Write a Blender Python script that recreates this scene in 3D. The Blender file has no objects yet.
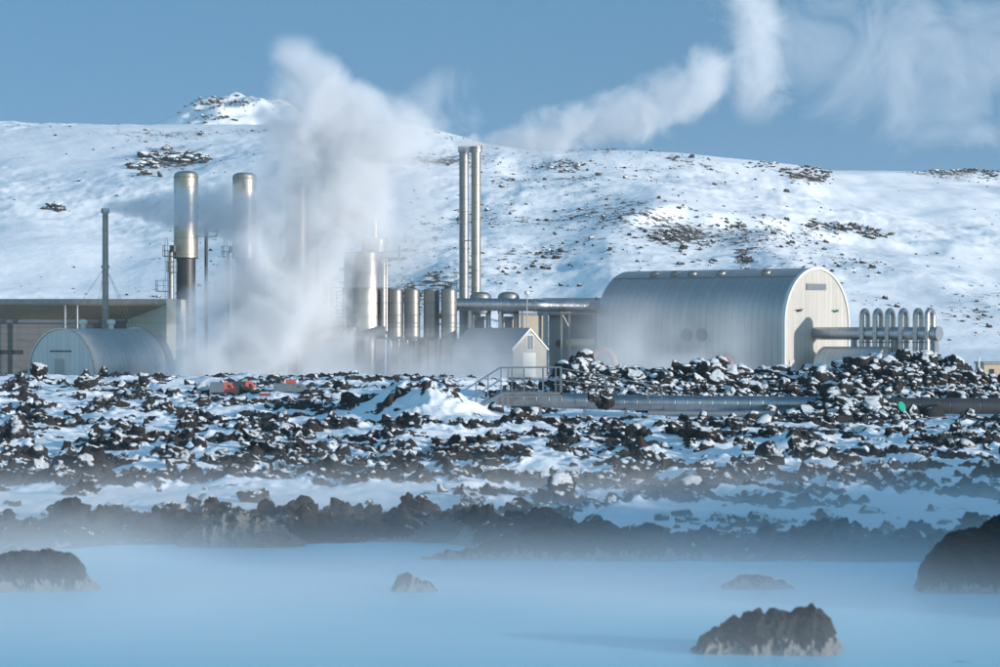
import bpy, math, random
import numpy as np
from mathutils import Vector, Matrix

PI = math.pi
F = 2800.0          # focal length in pixels of a 1000 px wide picture
CX, CY, CH = 500.0, 333.5, 8.0
rng = np.random.default_rng(7)
random.seed(7)
scene = bpy.context.scene
col = scene.collection

def PX(px, Y): return (px - CX) * Y / F
def PZ(py, Y): return CH - (py - CY) * Y / F
def pt(px, py, Y): return Vector((PX(px, Y), Y, PZ(py, Y)))

# ------------------------------------------------------------------ noise
def _hash(ix, iy, iz, seed):
    h = (ix.astype(np.int64) * 374761393 + iy.astype(np.int64) * 668265263 + iz.astype(np.int64) * 2147483647 + seed * 144269504) & 0xFFFFFFFF
    h = ((h ^ (h >> 13)) * 1274126177) & 0xFFFFFFFF
    h = ((h ^ (h >> 16)) * 2246822519) & 0xFFFFFFFF
    return (h ^ (h >> 15)) & 0xFFFFFFFF
def noise2(x, y, seed=0):
    ix, iy = np.floor(x), np.floor(y); fx, fy = x - ix, y - iy
    u, v = fx*fx*fx*(fx*(fx*6-15)+10), fy*fy*fy*(fy*(fy*6-15)+10)
    z = np.zeros_like(ix)
    def g(dx, dy):
        a = _hash(ix+dx, iy+dy, z, seed) / 4294967296.0 * 2 * PI
        return np.cos(a)*(fx-dx) + np.sin(a)*(fy-dy)
    return 1.5 * ((g(0,0)*(1-u)+g(1,0)*u)*(1-v) + (g(0,1)*(1-u)+g(1,1)*u)*v)
def noise3(p, seed=0):
    i = np.floor(p); f = p - i
    w = f*f*f*(f*(f*6-15)+10)
    out = 0
    for dx in (0,1):
        for dy in (0,1):
            for dz in (0,1):
                h = _hash(i[:,0]+dx, i[:,1]+dy, i[:,2]+dz, seed) / 4294967296.0 * 2 - 1
                out = out + h * (w[:,0] if dx else 1-w[:,0]) * (w[:,1] if dy else 1-w[:,1]) * (w[:,2] if dz else 1-w[:,2])
    return out
def fbm2(x, y, o=4, seed=0, gain=.5):
    a, s, out = 1.0, 1.0, 0
    for k in range(o):
        out = out + a * noise2(x*s + 17.3*k, y*s - 9.1*k, seed + k); a *= gain; s *= 2.03
    return out
def sstep(a, b, x):
    t = np.clip((x - a) / (b - a), 0, 1); return t*t*(3-2*t)

# ------------------------------------------------------------------ materials
class NT:
    def __init__(s, name):
        s.m = bpy.data.materials.new(name); s.m.use_nodes = True
        s.t = s.m.node_tree; s.t.nodes.clear()
        s.out = s.t.nodes.new('ShaderNodeOutputMaterial')
    def n(s, typ, **kw):
        nd = s.t.nodes.new('ShaderNode' + typ)
        for k, v in kw.items():
            if k == 'ins':
                for kk, vv in v.items():
                    if hasattr(vv, 'links') or isinstance(vv, bpy.types.NodeSocket): s.t.links.new(vv, nd.inputs[kk])
                    else: nd.inputs[kk].default_value = vv
            else: setattr(nd, k, v)
        return nd
    def math(s, op, a, b=0.0, c=None, clamp=False):
        ins = {0: a, 1: b}
        if c is not None: ins[2] = c
        return s.n('Math', operation=op, use_clamp=clamp, ins=ins).outputs[0]
    def mix(s, f, a, b):
        nd = s.n('Mix', data_type='RGBA', ins={0: f}); 
        for k, v in ((6, a), (7, b)):
            if isinstance(v, bpy.types.NodeSocket): s.t.links.new(v, nd.inputs[k])
            else: nd.inputs[k].default_value = (*v, 1)
        return nd.outputs[2]
    def ramp(s, f, lo, hi, a=0.0, b=1.0):
        return s.n('MapRange', interpolation_type='SMOOTHSTEP', ins={0: f, 1: lo, 2: hi, 3: a, 4: b}).outputs[0]
    def noise(s, vec, scale, detail=4, rough=.55, dist=0.0):
        return s.n('TexNoise', ins={'Vector': vec, 'Scale': scale, 'Detail': detail, 'Roughness': rough, 'Distortion': dist}).outputs[0]
    def surf(s, **ins):
        p = s.n('BsdfPrincipled', ins={k.replace('_', ' '): v for k, v in ins.items()})
        s.t.links.new(p.outputs[0], s.out.inputs[0]); return p
    def pos(s): return s.n('NewGeometry').outputs['Position']
    def obj(s): return s.n('TexCoord').outputs['Object']
    def bump(s, h, strength=.3, dist=.1):
        return s.n('Bump', ins={'Height': h, 'Strength': strength, 'Distance': dist}).outputs[0]

def metal(name, colr, rough=.35, seam=None, axis='Z', vert=None, metallic=1.0, stain=.25, bumpn=.05, stainscale=.35):
    """sheet metal cladding with joints every SEAM metres along AXIS, faint dents and weather staining"""
    T = NT(name); o = T.obj()
    n1 = T.noise(o, stainscale, 5, .6); n2 = T.noise(o, 3.0, 3, .6)
    mp = T.n('Mapping', ins={'Vector': o, 'Scale': (1.6, 1.6, .12)}).outputs[0]
    st = T.noise(mp, 1.3, 4, .6)
    v = T.math('ADD', T.math('MULTIPLY', T.math('SUBTRACT', n1, .5), stain*1.2), T.math('MULTIPLY', T.math('SUBTRACT', st, .5), stain*1.3))
    h = T.math('MULTIPLY', n2, bumpn*.6)
    line = None
    sp = T.n('SeparateXYZ', ins={0: o})
    for ax, step, wd in ([(axis, seam, .05)] if seam else []) + ([(vert[0], vert[1], .04)] if vert else []):
        q = T.math('DIVIDE', sp.outputs[ax], step)
        fr = T.math('ABSOLUTE', T.math('SUBTRACT', T.math('FRACT', q), .5))
        l = T.ramp(fr, .5 - wd/step*1.2, .5)
        line = l if line is None else T.math('MAXIMUM', line, l)
        cell = T.n('TexWhiteNoise', noise_dimensions='1D', ins={'W': T.math('FLOOR', q)}).outputs[0]
        v = T.math('ADD', v, T.math('MULTIPLY', T.math('SUBTRACT', cell, .5), stain*.35))
    base = T.n('HueSaturation', ins={'Color': (*colr, 1), 'Value': T.math('ADD', v, 1.0)}).outputs[0]
    if line is not None:
        base = T.mix(T.math('MULTIPLY', line, .5), base, tuple(c*.35 for c in colr))
        h = T.math('SUBTRACT', h, T.math('MULTIPLY', line, .5))
    T.surf(Base_Color=base, Metallic=metallic, Roughness=T.math('ADD', T.math('MULTIPLY', T.math('SUBTRACT', n1, .5), .25), rough), Normal=T.bump(h, .5, .06))
    return T.m

def plain(name, colr, rough=.6, metallic=0.0, var=.2, scale=.8, bumpd=.01):
    T = NT(name); o = T.obj(); n1 = T.noise(o, scale, 5, .6); n2 = T.noise(o, scale*9, 3)
    base = T.n('HueSaturation', ins={'Color': (*colr, 1), 'Value': T.math('ADD', T.math('MULTIPLY', T.math('SUBTRACT', n1, .5), var*2), 1.0)}).outputs[0]
    T.surf(Base_Color=base, Metallic=metallic, Roughness=rough, Normal=T.bump(n2, .4, bumpd))
    return T.m

M = {}
M['steel'] = metal('steel_cladding', (.40, .395, .38), .36, 2.1, 'Z', metallic=.85)
M['steel_warm'] = metal('brushed_steel', (.33, .30, .25), .44, 2.6, 'Z', stain=.5, metallic=.8)
M['steel_dull'] = metal('weathered_steel', (.25, .245, .24), .48, 1.9, 'Z', stain=.5, metallic=.75)
M['silo'] = metal('silo_steel', (.21, .21, .20), .46, 1.75, 'Z', stain=.45, metallic=.75)
M['pipe_x'] = metal('pipe_cladding', (.36, .37, .39), .38, 1.0, 'X', stain=.35)
M['hall'] = metal('ribbed_roof_steel', (.44, .44, .44), .5, 1.15, 'X', stain=.22, metallic=.85, stainscale=.12)
M['hall_bright'] = metal('bright_ribbed_steel', (.5, .5, .5), .36, .8, 'X', stain=.2, metallic=.55)
M['gable'] = metal('gable_panels', (.43, .41, .375), .6, .95, 'Y', metallic=.1, stain=.26, stainscale=.12)
M['gable_grey'] = metal('grey_gable_panels', (.50, .50, .49), .5, .9, 'Y', metallic=.3, stain=.2)
M['cream'] = metal('cream_wall_panels', (.50, .47, .39), .6, 1.1, 'Z', metallic=0, stain=.12)
M['wall_grey'] = metal('grey_wall_panels', (.14, .145, .15), .55, 1.0, 'Z', vert=('X', 3.3), metallic=0, stain=.2)
M['soffit'] = metal('timber_soffit', (.38, .31, .21), .65, .5, 'X', metallic=0, stain=.2)
M['boards'] = metal('pale_boards', (.40, .37, .32), .65, .22, 'Z', metallic=0, stain=.15)
M['concrete'] = plain('concrete', (.36, .35, .34), .8, var=.2, scale=.3)
M['concrete_dark'] = plain('dark_concrete', (.25, .25, .26), .8, var=.2, scale=.3)
M['roof_dark'] = metal('grey_roof_sheet', (.30, .31, .33), .5, .6, 'X', metallic=.3, stain=.2)
M['dark'] = plain('dark_steel', (.05, .055, .06), .5, .6)
M['grey'] = plain('galvanised_steel', (.24, .26, .28), .45, .7)
M['bluegrey'] = plain('painted_grey_steel', (.13, .16, .19), .5, .2)
M['white'] = plain('white_paint', (.6, .6, .58), .5, var=.06)
M['black_pipe'] = metal('dark_pipe_jacket', (.055, .06, .065), .4, 2.4, 'X', metallic=.3, stain=.3)
M['red'] = plain('red_paint', (.24, .085, .085), .5)
M['dark_red'] = plain('dark_red_paint', (.30, .02, .025), .5)
M['orange'] = plain('orange_red_paint', (.50, .095, .07), .4)
M['green'] = plain('turquoise_green_paint', (.02, .48, .33), .5)
M['tan'] = plain('tan_wall', (.52, .42, .30), .7)
M['rubber'] = plain('rubber', (.02, .02, .02), .8)
M['rust'] = plain('rusty_pipe', (.32, .13, .08), .7)
T = NT('dark_glass'); T.surf(Base_Color=(.03, .035, .045, 1), Roughness=.12); M['glass'] = T.m
T = NT('pale_window_glass'); T.surf(Base_Color=(.30, .34, .38, 1), Roughness=.1, Metallic=.6); M['glass_pale'] = T.m

SNOW = (.87, .88, .90)
def snow_bump(T, p):
    return T.math('ADD', T.noise(p, 1.2, 6, .6), T.math('MULTIPLY', T.noise(p, 6.0, 4, .6), .35))

def ground_material():
    T = NT('snow_over_lava'); p = T.pos()
    att = T.n('Attribute', attribute_name='rock').outputs['Fac']
    n1 = T.noise(p, 1.7, 6, .68); n2 = T.noise(p, .35, 4, .6)
    nz = T.n('SeparateXYZ', ins={0: T.n('NewGeometry').outputs['Normal']}).outputs[2]
    f = T.math('ADD', att, T.math('MULTIPLY', T.math('SUBTRACT', n1, .5), 1.1))
    f = T.math('ADD', f, T.math('MULTIPLY', T.math('SUBTRACT', .86, nz), 1.2))
    f = T.math('ADD', f, T.math('MULTIPLY', T.math('SUBTRACT', T.noise(p, 8.0, 4, .7), .5), .7))
    rk = T.ramp(f, .47, .56)
    rc = T.mix(T.ramp(n2, .35, .65), (.025, .025, .026), (.042, .034, .029))
    rc = T.mix(T.ramp(T.noise(p, 5.0, 3), .45, .8), rc, (.018, .018, .019))
    sil = T.n('Attribute', attribute_name='silica').outputs['Fac']
    rc = T.mix(T.ramp(T.math('ADD', sil, T.math('MULTIPLY', T.math('SUBTRACT', n1, .5), 1.2)), .45, .6), rc, (.36, .36, .36))
    base = T.mix(rk, SNOW, rc)
    h = T.math('MULTIPLY', T.noise(p, 3.0, 7, .7), T.math('ADD', T.math('MULTIPLY', rk, 1.4), .22))
    T.surf(Base_Color=base, Roughness=.85, Normal=T.bump(h, .8, .3))
    return T.m
M['ground'] = ground_material()

def rock_material(name, thr, brown=.5, crust=False, snow=True, crust_h=.35, big=.4):
    T = NT(name); o = T.obj(); p = T.pos()
    tone = T.math('FRACT', T.math('ADD', T.n('Attribute', attribute_name='tone').outputs['Fac'], T.n('ObjectInfo').outputs['Random']))
    n1 = T.noise(p, 2.2, 6, .65); n2 = T.noise(p, 7.0, 5, .7)
    rc = T.mix(T.math('MULTIPLY', tone, brown), (.023, .024, .026), (.054, .040, .032))
    rc = T.mix(T.ramp(n2, .4, .75), rc, (.017, .017, .018))
    rc = T.mix(T.ramp(n1, .55, .72, 0, .6), rc, (.075, .072, .068))
    nrm = T.n('NewGeometry').outputs['Normal']
    base = rc
    if snow:
        d = T.n('VectorMath', operation='DOT_PRODUCT', ins={0: nrm, 1: (.16, -.36, .92)}).outputs['Value']
        d = T.math('ADD', d, T.math('MULTIPLY', T.math('SUBTRACT', n1, .5), .8))
        d = T.math('ADD', d, T.math('MULTIPLY', T.math('SUBTRACT', tone, .5), .16))
        d = T.math('ADD', d, T.math('MULTIPLY', T.math('SUBTRACT', T.noise(p, big, 3, .5), .5), .8))
        base = T.mix(T.ramp(d, thr, thr + .1), rc, SNOW)
    if crust:
        z = T.n('SeparateXYZ', ins={0: p}).outputs[2]
        x = T.n('SeparateXYZ', ins={0: nrm}).outputs[0]
        q = T.math('ADD', T.math('ADD', z, T.math('MULTIPLY', T.math('SUBTRACT', n1, .5), -crust_h*2.6)), T.math('MULTIPLY', x, -crust_h*.9))
        base = T.mix(T.ramp(q, crust_h*1.15, crust_h*.75), base, (.24, .24, .24) if crust_h > 2 else (.34, .33, .32))
    T.surf(Base_Color=base, Roughness=.85, Normal=T.bump(T.math('ADD', T.noise(p, 5.0, 7, .72), T.math('MULTIPLY', T.noise(p, 16.0, 4, .7), .5)), 1.0, .22))
    return T.m
M['rock'] = rock_material('snowy_lava_rock', .80, .35)
M['rubble'] = rock_material('snowy_rubble_rock', .74, .15)
M['hillrock'] = rock_material('hill_rock', .86, .8, big=.06)
M['wetrock'] = rock_material('wet_lava_rock', .9, .25, crust=True, snow=False, crust_h=.24)
M['bankrock'] = rock_material('bank_lava_rock', 1.02, .5, crust=True, crust_h=.12)
M['silica'] = rock_material('silica_crusted_rock', .9, .4, crust=True, snow=False, crust_h=2.2)

def hill_material():
    T = NT('hill_snow'); p = T.pos()
    att = T.n('Attribute', attribute_name='rock').outputs['Fac']
    n1 = T.noise(p, .22, 5, .7); n3 = T.noise(p, .6, 4, .65)
    f = T.math('ADD', T.math('MULTIPLY', att, .55), T.math('MULTIPLY', n3, .75))
    f = T.math('ADD', f, T.math('MULTIPLY', T.math('SUBTRACT', n1, .5), .6))
    rk = T.ramp(f, .66, .74)
    base = T.mix(rk, SNOW, T.mix(n1, (.05, .047, .045), (.10, .075, .06)))
    h = T.math('ADD', T.noise(p, .12, 6, .6), T.math('MULTIPLY', T.noise(p, .5, 5, .6), .3))
    T.surf(Base_Color=base, Roughness=.9, Normal=T.bump(h, .3, 1.4))
    return T.m
M['hill'] = hill_material()

T = NT('milky_water'); p = T.pos()
mp = T.n('Mapping', ins={'Vector': p, 'Scale': (.35, 1.0, 1.0)}).outputs[0]
wn = T.noise(mp, 1.1, 4, .6); wl = T.noise(p, .035, 3, .5)
T.surf(Base_Color=T.mix(T.ramp(wl, .35, .65), (.26, .66, .80), (.33, .71, .83)), Roughness=.34, IOR=1.25, Normal=T.bump(wn, .7, .07))
M['water'] = T.m

# ------------------------------------------------------------------ mesh building
class MB:
    def __init__(s): s.v = []; s.f = []
    def add(s, vs, fs):
        b = len(s.v); s.v += [tuple(v) for v in vs]; s.f += [tuple(b + i for i in f) for f in fs]; return s
    def box(s, a, b):
        (x0,y0,z0),(x1,y1,z1) = a, b
        return s.add([(x0,y0,z0),(x1,y0,z0),(x1,y1,z0),(x0,y1,z0),(x0,y0,z1),(x1,y0,z1),(x1,y1,z1),(x0,y1,z1)],
                     [(0,3,2,1),(4,5,6,7),(0,1,5,4),(1,2,6,5),(2,3,7,6),(3,0,4,7)])
    def bar(s, a, b, w, h=None):
        a, b = Vector(a), Vector(b); h = h or w; d = (b-a).normalized()
        up = Vector((0,0,1)) if abs(d.z) < .95 else Vector((0,1,0))
        sx = d.cross(up).normalized()*w/2; sy = d.cross(sx).normalized()*h/2
        vs = [p + i*sx + j*sy for p in (a,b) for i,j in ((-1,-1),(1,-1),(1,1),(-1,1))]
        return s.add(vs, [(0,1,2,3),(7,6,5,4),(0,4,5,1),(1,5,6,2),(2,6,7,3),(3,7,4,0)])
    def tube(s, pts, r, n=16, caps=True):
        pts = [Vector(p) for p in pts]; rs = r if isinstance(r, (list, tuple)) else [r]*len(pts)
        rings = []; prev = None
        for i, p in enumerate(pts):
            d = ((pts[i+1] if i+1 < len(pts) else p) - (pts[i-1] if i else p)).normalized()
            if prev is None:
                up = Vector((0,0,1)) if abs(d.z) < .9 else Vector((1,0,0))
                u = d.cross(up).normalized()
            else: u = (prev - d*prev.dot(d)).normalized()
            prev = u; w = d.cross(u)
            rings.append([p + (u*math.cos(2*PI*k/n) + w*math.sin(2*PI*k/n))*rs[i] for k in range(n)])
        fs = []
        for i in range(len(pts)-1):
            for k in range(n):
                a, b = i*n+k, i*n+(k+1) % n; fs.append((a, b, b+n, a+n))
        if caps: fs += [tuple(range(n-1, -1, -1)), tuple(range((len(pts)-1)*n, len(pts)*n))]
        return s.add([v for r_ in rings for v in r_], fs)
    def lathe(s, prof, c=(0,0,0), n=32):
        c = Vector(c); vs = []
        pr = [prof[0]]
        for a, b in zip(prof[:-1], prof[1:]):
            L_ = math.hypot(b[0]-a[0], b[1]-a[1])
            if L_ > 1.2:
                for t_ in (.12/L_, .5, 1-.12/L_): pr.append((a[0]+(b[0]-a[0])*t_, a[1]+(b[1]-a[1])*t_))
            pr.append(b)
        prof = pr
        for r, z in prof: vs += [c + Vector((r*math.cos(2*PI*k/n), r*math.sin(2*PI*k/n), z)) for k in range(n)]
        fs = []
        for i in range(len(prof)-1):
            for k in range(n):
                a, b = i*n+k, i*n+(k+1) % n; fs.append((a, b, b+n, a+n))
        fs += [tuple(range(n-1,-1,-1)), tuple(range((len(prof)-1)*n, len(prof)*n))]
        return s.add(vs, fs)
    def prism(s, poly, d0, d1, plane='xz'):
        n = len(poly)
        def mk(p, d): return (p[0], d, p[1]) if plane == 'xz' else (d, p[0], p[1])
        vs = [mk(p, d0) for p in poly] + [mk(p, d1) for p in poly]
        fs = [tuple(range(n)), tuple(range(2*n-1, n-1, -1))] + [(i, i+n, (i+1) % n + n, (i+1) % n) for i in range(n)]
        return s.add(vs, fs)
    def build(s, name, m, parent=None, smooth=35):
        me = bpy.data.meshes.new(name); me.from_pydata(s.v, [], s.f)
        import bmesh
        bm = bmesh.new(); bm.from_mesh(me); bmesh.ops.recalc_face_normals(bm, faces=bm.faces); bm.to_mesh(me); bm.free()
        if smooth:
            me.shade_smooth(); me.set_sharp_from_angle(angle=math.radians(smooth))
        me.materials.append(M[m] if isinstance(m, str) else m)
        o = bpy.data.objects.new(name, me); col.objects.link(o)
        if parent is not None: o.parent = parent
        return o

def tag(o, label, cat, group=None, kind=None):
    o['label'] = label; o['category'] = cat
    if group: o['group'] = group
    if kind: o['kind'] = kind
    return o
def thing(name, label, cat, loc, rotz=0.0, group=None):
    o = bpy.data.objects.new(name, None); col.objects.link(o)
    o.location = loc; o.rotation_euler = (0, 0, rotz); o.empty_display_size = .5
    return tag(o, label, cat, group)
def structure(o): o['kind'] = 'structure'; return o
def dup(root, loc, label, group=None):
    r = root.copy(); col.objects.link(r); r.location = loc; r['label'] = label
    if group: r['group'] = group
    for ch in list(root.children):
        c = ch.copy(); col.objects.link(c); c.parent = r
        for g in list(ch.children):
            d = g.copy(); col.objects.link(d); d.parent = c
    return r
def fast_mesh(name, V, Fc, m, attrs=None, smooth=True):
    """big mesh from arrays; Fc is an (n,3) or (n,4) index array"""
    me = bpy.data.meshes.new(name); n, k = Fc.shape
    me.vertices.add(len(V)); me.vertices.foreach_set('co', V.astype(np.float32).ravel())
    me.loops.add(n*k); me.loops.foreach_set('vertex_index', Fc.astype(np.int32).ravel())
    me.polygons.add(n); me.polygons.foreach_set('loop_start', np.arange(0, n*k, k, dtype=np.int32))
    me.polygons.foreach_set('use_smooth', np.full(n, smooth))
    me.update(calc_edges=True)
    for an, av in (attrs or {}).items():
        a = me.attributes.new(an, 'FLOAT', 'POINT'); a.data.foreach_set('value', av.astype(np.float32).ravel())
    me.materials.append(M[m]); me.validate()
    o = bpy.data.objects.new(name, me); col.objects.link(o); return o
def grid_faces(nr, nc):
    i = np.arange(nr-1)[:,None]*nc + np.arange(nc-1)[None,:]
    return np.stack([i, i+1, i+nc+1, i+nc], -1).reshape(-1, 4)

# ------------------------------------------------------------------ terrain near: shore, lava field, rubble bank
SHORE = ([-500,0,60,120,300,390,430,475,500,560,640,900,1000,1500],
         [100,103,104,106,106.5,107.5,108,104.5,100,98.6,98.4,98,98.5,97])
def shore_d(px): return np.interp(px, *SHORE)
LEFT = ([0,118,135,160,195,225,260,290,312,335,380,560], [0,.92,1.06,1.15,1.55,1.98,2.37,2.62,2.95,2.6,1.95,1.95])
RIGHT = ([0,118,135,160,195,214,222,231,238,262,330,380,560], [0,.55,.62,.95,1.35,1.40,1.35,1.45,1.75,2.1,2.0,1.95,1.95])
BERM = ([520,548,565,582,600,640,700,760,800,830,860,885,905,935,955,975,1000,1040,1200],
        [0,1.2,2.4,3.15,2.55,2.3,2.45,2.35,2.3,2.5,3.4,3.75,3.9,3.6,3.1,2.2,1.5,1.4,1.4])
def base_z(px, d):
    """smooth ground height over the picture column PX at distance D"""
    t = sstep(440, 540, px)
    z = np.interp(d, *LEFT)*(1-t) + np.interp(d, *RIGHT)*t
    ds = shore_d(px); e = d - ds
    bank = np.interp(px, [-500,100,380,440,480,560,620,700,1500], [.6,.62,.68,.55,.75,.7,.42,.38,.45])
    zb = np.where(e < 0, np.maximum(e*.35, -1.6), bank*sstep(0, 3.2, e))
    w = sstep(7, 15, e)
    z = zb*(1-w) + z*w
    z = z + 1.45*np.exp(-(((px-430)/50)**2 + ((d-216)/11)**2)**2)*(1+.42*noise2(PX(px,d)/2.1, d/3.4, 77)+.2*noise2(PX(px,d)/.8, d/1.2, 78))                     # snowy hummock
    z = z + .8*np.exp(-((px-395)/50)**2 - ((d-222)/9)**2)
    z = z + 2.0*np.exp(-((px-845)/40)**2 - ((d-224)/6)**2)                      # rubble heap that buries the pipe
    z = z + np.interp(px, *BERM)*np.exp(-(np.abs(d-252)/7.5)**2.4)
    z = z + .55*np.exp(-((px-30)/60)**2 - ((d-300)/14)**2)
    return z
def ground_z(px, d, full=False):
    x = PX(px, d); e = d - shore_d(px)
    z = base_z(px, d)
    pipe = np.exp(-((d-222)/7)**2)*sstep(470, 500, px)                          # the pipe corridor stays clear
    path = sstep(7, 9, e)*(1-sstep(19, 24, e))*np.maximum(1-sstep(430, 500, px), sstep(600, 660, px))
    land = sstep(-1, 4, e)
    rough = land*(1-.85*pipe)*(1-.72*path)*(1-.75*sstep(330, 360, d))
    big = fbm2(x/11, d/15, 3, 11)
    med = fbm2(x/3.4, d/4.6, 4, 21)
    m = fbm2(x/5.0, d/7.5, 4, 31) + .35*noise2(x/1.3, d/1.9, 34)                # where lava breaks through
    bankm = sstep(-1.5, .5, e)*(1-sstep(5.5, 8.5, e + 1.5*noise2(x/2.5, d/2.5, 61)))
    front = np.exp(-((d-136)/8)**2)*(1-path)*.35
    rk = sstep(-.17, .50, m + .9*bankm + front - .12*sstep(170, 300, d)*(1-sstep(520, 600, px)))
    rk = np.maximum(rk*(1-.65*path)*(1-.6*pipe), bankm*.9)
    hum = np.exp(-((px-436)/30)**2 - ((d-211)/9)**2)
    rk = rk*(1-.35*hum)
    jag = np.abs(noise2(x/1.1, d/1.3, 41))*.75 + np.abs(noise2(x/.45, d/.6, 43))*.38 + np.abs(noise2(x/2.4, d/3., 44))*.6
    z = z + rough*(.42*big*sstep(12, 30, e) + .26*med + rk*(jag - .3)*.85)
    if not full: return z
    sil = np.exp(-((px-245)/45)**2 - ((e-2)/3)**2) + .9*np.exp(-((px-445)/40)**2 - ((e-1.5)/2.5)**2) + sstep(.35, .05, z)*.65*(noise2(x/3., d/3., 71)*.5+.5)
    return z, rk, sil
cols = np.arange(-230, 1232, 1.9)
rows = np.concatenate([np.arange(60, 94, 3.0), 94*np.exp(np.arange(0, math.log(345/94), .00195)), np.arange(346, 500, 6.0)])
PXg, Dg = np.meshgrid(cols, rows)
Zg, RK, SIL = ground_z(PXg, Dg, True)
V = np.stack([PX(PXg, Dg), Dg, Zg], -1).reshape(-1, 3)
g = structure(fast_mesh('lava_ground', V, grid_faces(len(rows), len(cols)), 'ground', {'rock': RK, 'silica': SIL}))

# distant ground sheet out to the horizon, water
structure(MB().add([(-3000,-1500,-2.4),(3000,-1500,-2.4),(3000,4000,-2.4),(-3000,4000,-2.4)], [(0,1,2,3)]).build('snow_plain', 'hill', smooth=0))
structure(MB().add([(-160,-200,0),(160,-200,0),(160,128,0),(-160,128,0)], [(0,1,2,3)]).build('lagoon_water', 'water', smooth=0))

# ------------------------------------------------------------------ hill
SKY = ([-400,-50,0,60,160,260,330,400,440,480,520,560,600,640,690,720,760,800,825,860,930,965,1000,1100,1400],
       [128,122,122,124,124.5,124,124,123,130,141,149,151,149,150,153,156.5,161,166,171,171.5,171,169,171,168,160])
def smooth_table(xs, ys, sig):
    g = np.arange(-520, 1520, 2.0); v = np.interp(g, xs, ys); k = np.exp(-.5*(np.arange(-3*sig, 3*sig+1, 2.0)/sig)**2); k /= k.sum()
    n = len(k)//2; v = np.convolve(np.concatenate([np.full(n, v[0]), v, np.full(n, v[-1])]), k, 'valid')[:len(g)]
    return g[:len(v)], v
T_DR = smooth_table([-400,0,300,480,620,820,1000,1400], [1010,1000,980,900,860,900,1040,1100], 60)
T_SKY = smooth_table(*SKY, 7)
T_DRIFT = smooth_table([0,300,480,820,900,1000], [.12,.12,.3,.2,-.3,-.05], 30)
T_PEAK = smooth_table([-400,130,150,165,185,205,228,250,290,340,420,1400], [0,8,16,19.6,22.7,25.4,26.2,27,26,15,0,0], 5)
def hill_z(px, d, full=False):
    x = PX(px, d)
    dr = np.interp(px, *T_DR)
    zr = CH - (np.interp(px, *T_SKY) - CY)*dr/F
    t = (d-470)/(dr-470)
    prof = np.interp(t, [0,.1,.25,.45,.62,.8,.93,1,1.12,1.4], [0,.05,.19,.40,.585,.79,.945,1,.97,.80])
    z = 1.5 + (zr-1.5)*prof
    amp = sstep(.03, .25, t)*(1-.85*np.exp(-((t-1)/.10)**2))
    big = fbm2(x/130+3.1, d/170, 3, 101)
    gul = 1-np.abs(noise2(x/38 + .5*noise2(x/60, d/120, 107), d/230, 103))*2
    z = z + amp*(3.4*big + np.interp(px, [300,500], [.5,1.0])*(1.0*gul + .9*fbm2(x/30, d/38, 3, 111))) + sstep(.02, .2, t)*sstep(-.25, .55, noise2(x/70, d/120, 141) + np.interp(px, *T_DRIFT))*(.36*fbm2(x/8, d/10, 4, 121) + .14*fbm2(x/2.2, d/3, 2, 127))
    # bench and scarp on the right-hand flank
    z = z + amp*3.2*sstep(0, 1, (d-(690+.12*(px-700)+14*noise2(px/60, px*0+2, 5)))/16)*np.exp(-((px-745)/130)**2)*np.exp(-np.maximum(d-700, 0)/70)
    # far peak
    pk = np.interp(px, *T_PEAK)
    z = z + pk*np.exp(-((d-1240)/70)**2)*(1.8 + .12*noise2(x/9, d/9, 151))
    if not full: return z
    sp = fbm2(x/45, d/60, 3, 131)
    rk = .28 + .26*sp + .14*np.exp(-((px-600)/170)**2) - .08*np.exp(-((px-60)/110)**2)
    for (cx, cy, wx, wy, s) in ((165,162,38,9,.55),(55,208,10,4,.6),(568,166,30,8,.35),(810,177,30,10,.4),(960,172,40,8,.5),(850,230,36,7,.5),(675,236,28,10,.4),(745,259,10,6,.45),(215,102,40,10,.3),(420,161,50,4,.3)):
        yy = CY - (z-CH)*F/d
        rk = rk + s*np.exp(-((px-cx)/wx)**2 - ((yy-cy)/wy)**2)
    for (cx, cy, wx, wy) in ((870,200,70,22),(905,225,70,25),(90,185,80,20),(700,190,60,12)):
        yy = CY - (z-CH)*F/d
        rk = rk - .35*np.exp(-((px-cx)/wx)**2 - ((yy-cy)/wy)**2)
    return z, rk
hc = np.arange(-330, 1332, 2.2)
hr = 462*np.exp(np.arange(0, math.log(1500/462), .0027))
HX, HD = np.meshgrid(hc, hr)
HZ, HR = hill_z(HX, HD, True)
V = np.stack([PX(HX, HD), HD, HZ], -1).reshape(-1, 3)
structure(fast_mesh('snowy_hill', V, grid_faces(len(hr), len(hc)), 'hill', {'rock': HR}))

# unseen ridge added past the edge of the view to shade the shore
uu = np.linspace(28, 125, 60); vv = np.linspace(20, 300, 170)
UU, VV = np.meshgrid(uu, vv)
top = 20.0*sstep(62, 80, VV)*(1-sstep(255, 298, VV))*(1 + .10*noise2(VV/16, VV*0+.5, 201) + .05*noise2(VV/5, VV*0+.5, 203))
RZ = top*np.exp(-((UU-66)/17)**2) - 1.5 + .5*fbm2(UU/7, VV/7, 3, 205)
structure(fast_mesh('shade_ridge', np.stack([UU*.86+VV*.51, -UU*.51+VV*.86, RZ], -1).reshape(-1, 3), grid_faces(170, 60), 'hill', {'rock': RZ*0+.3}))

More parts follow.
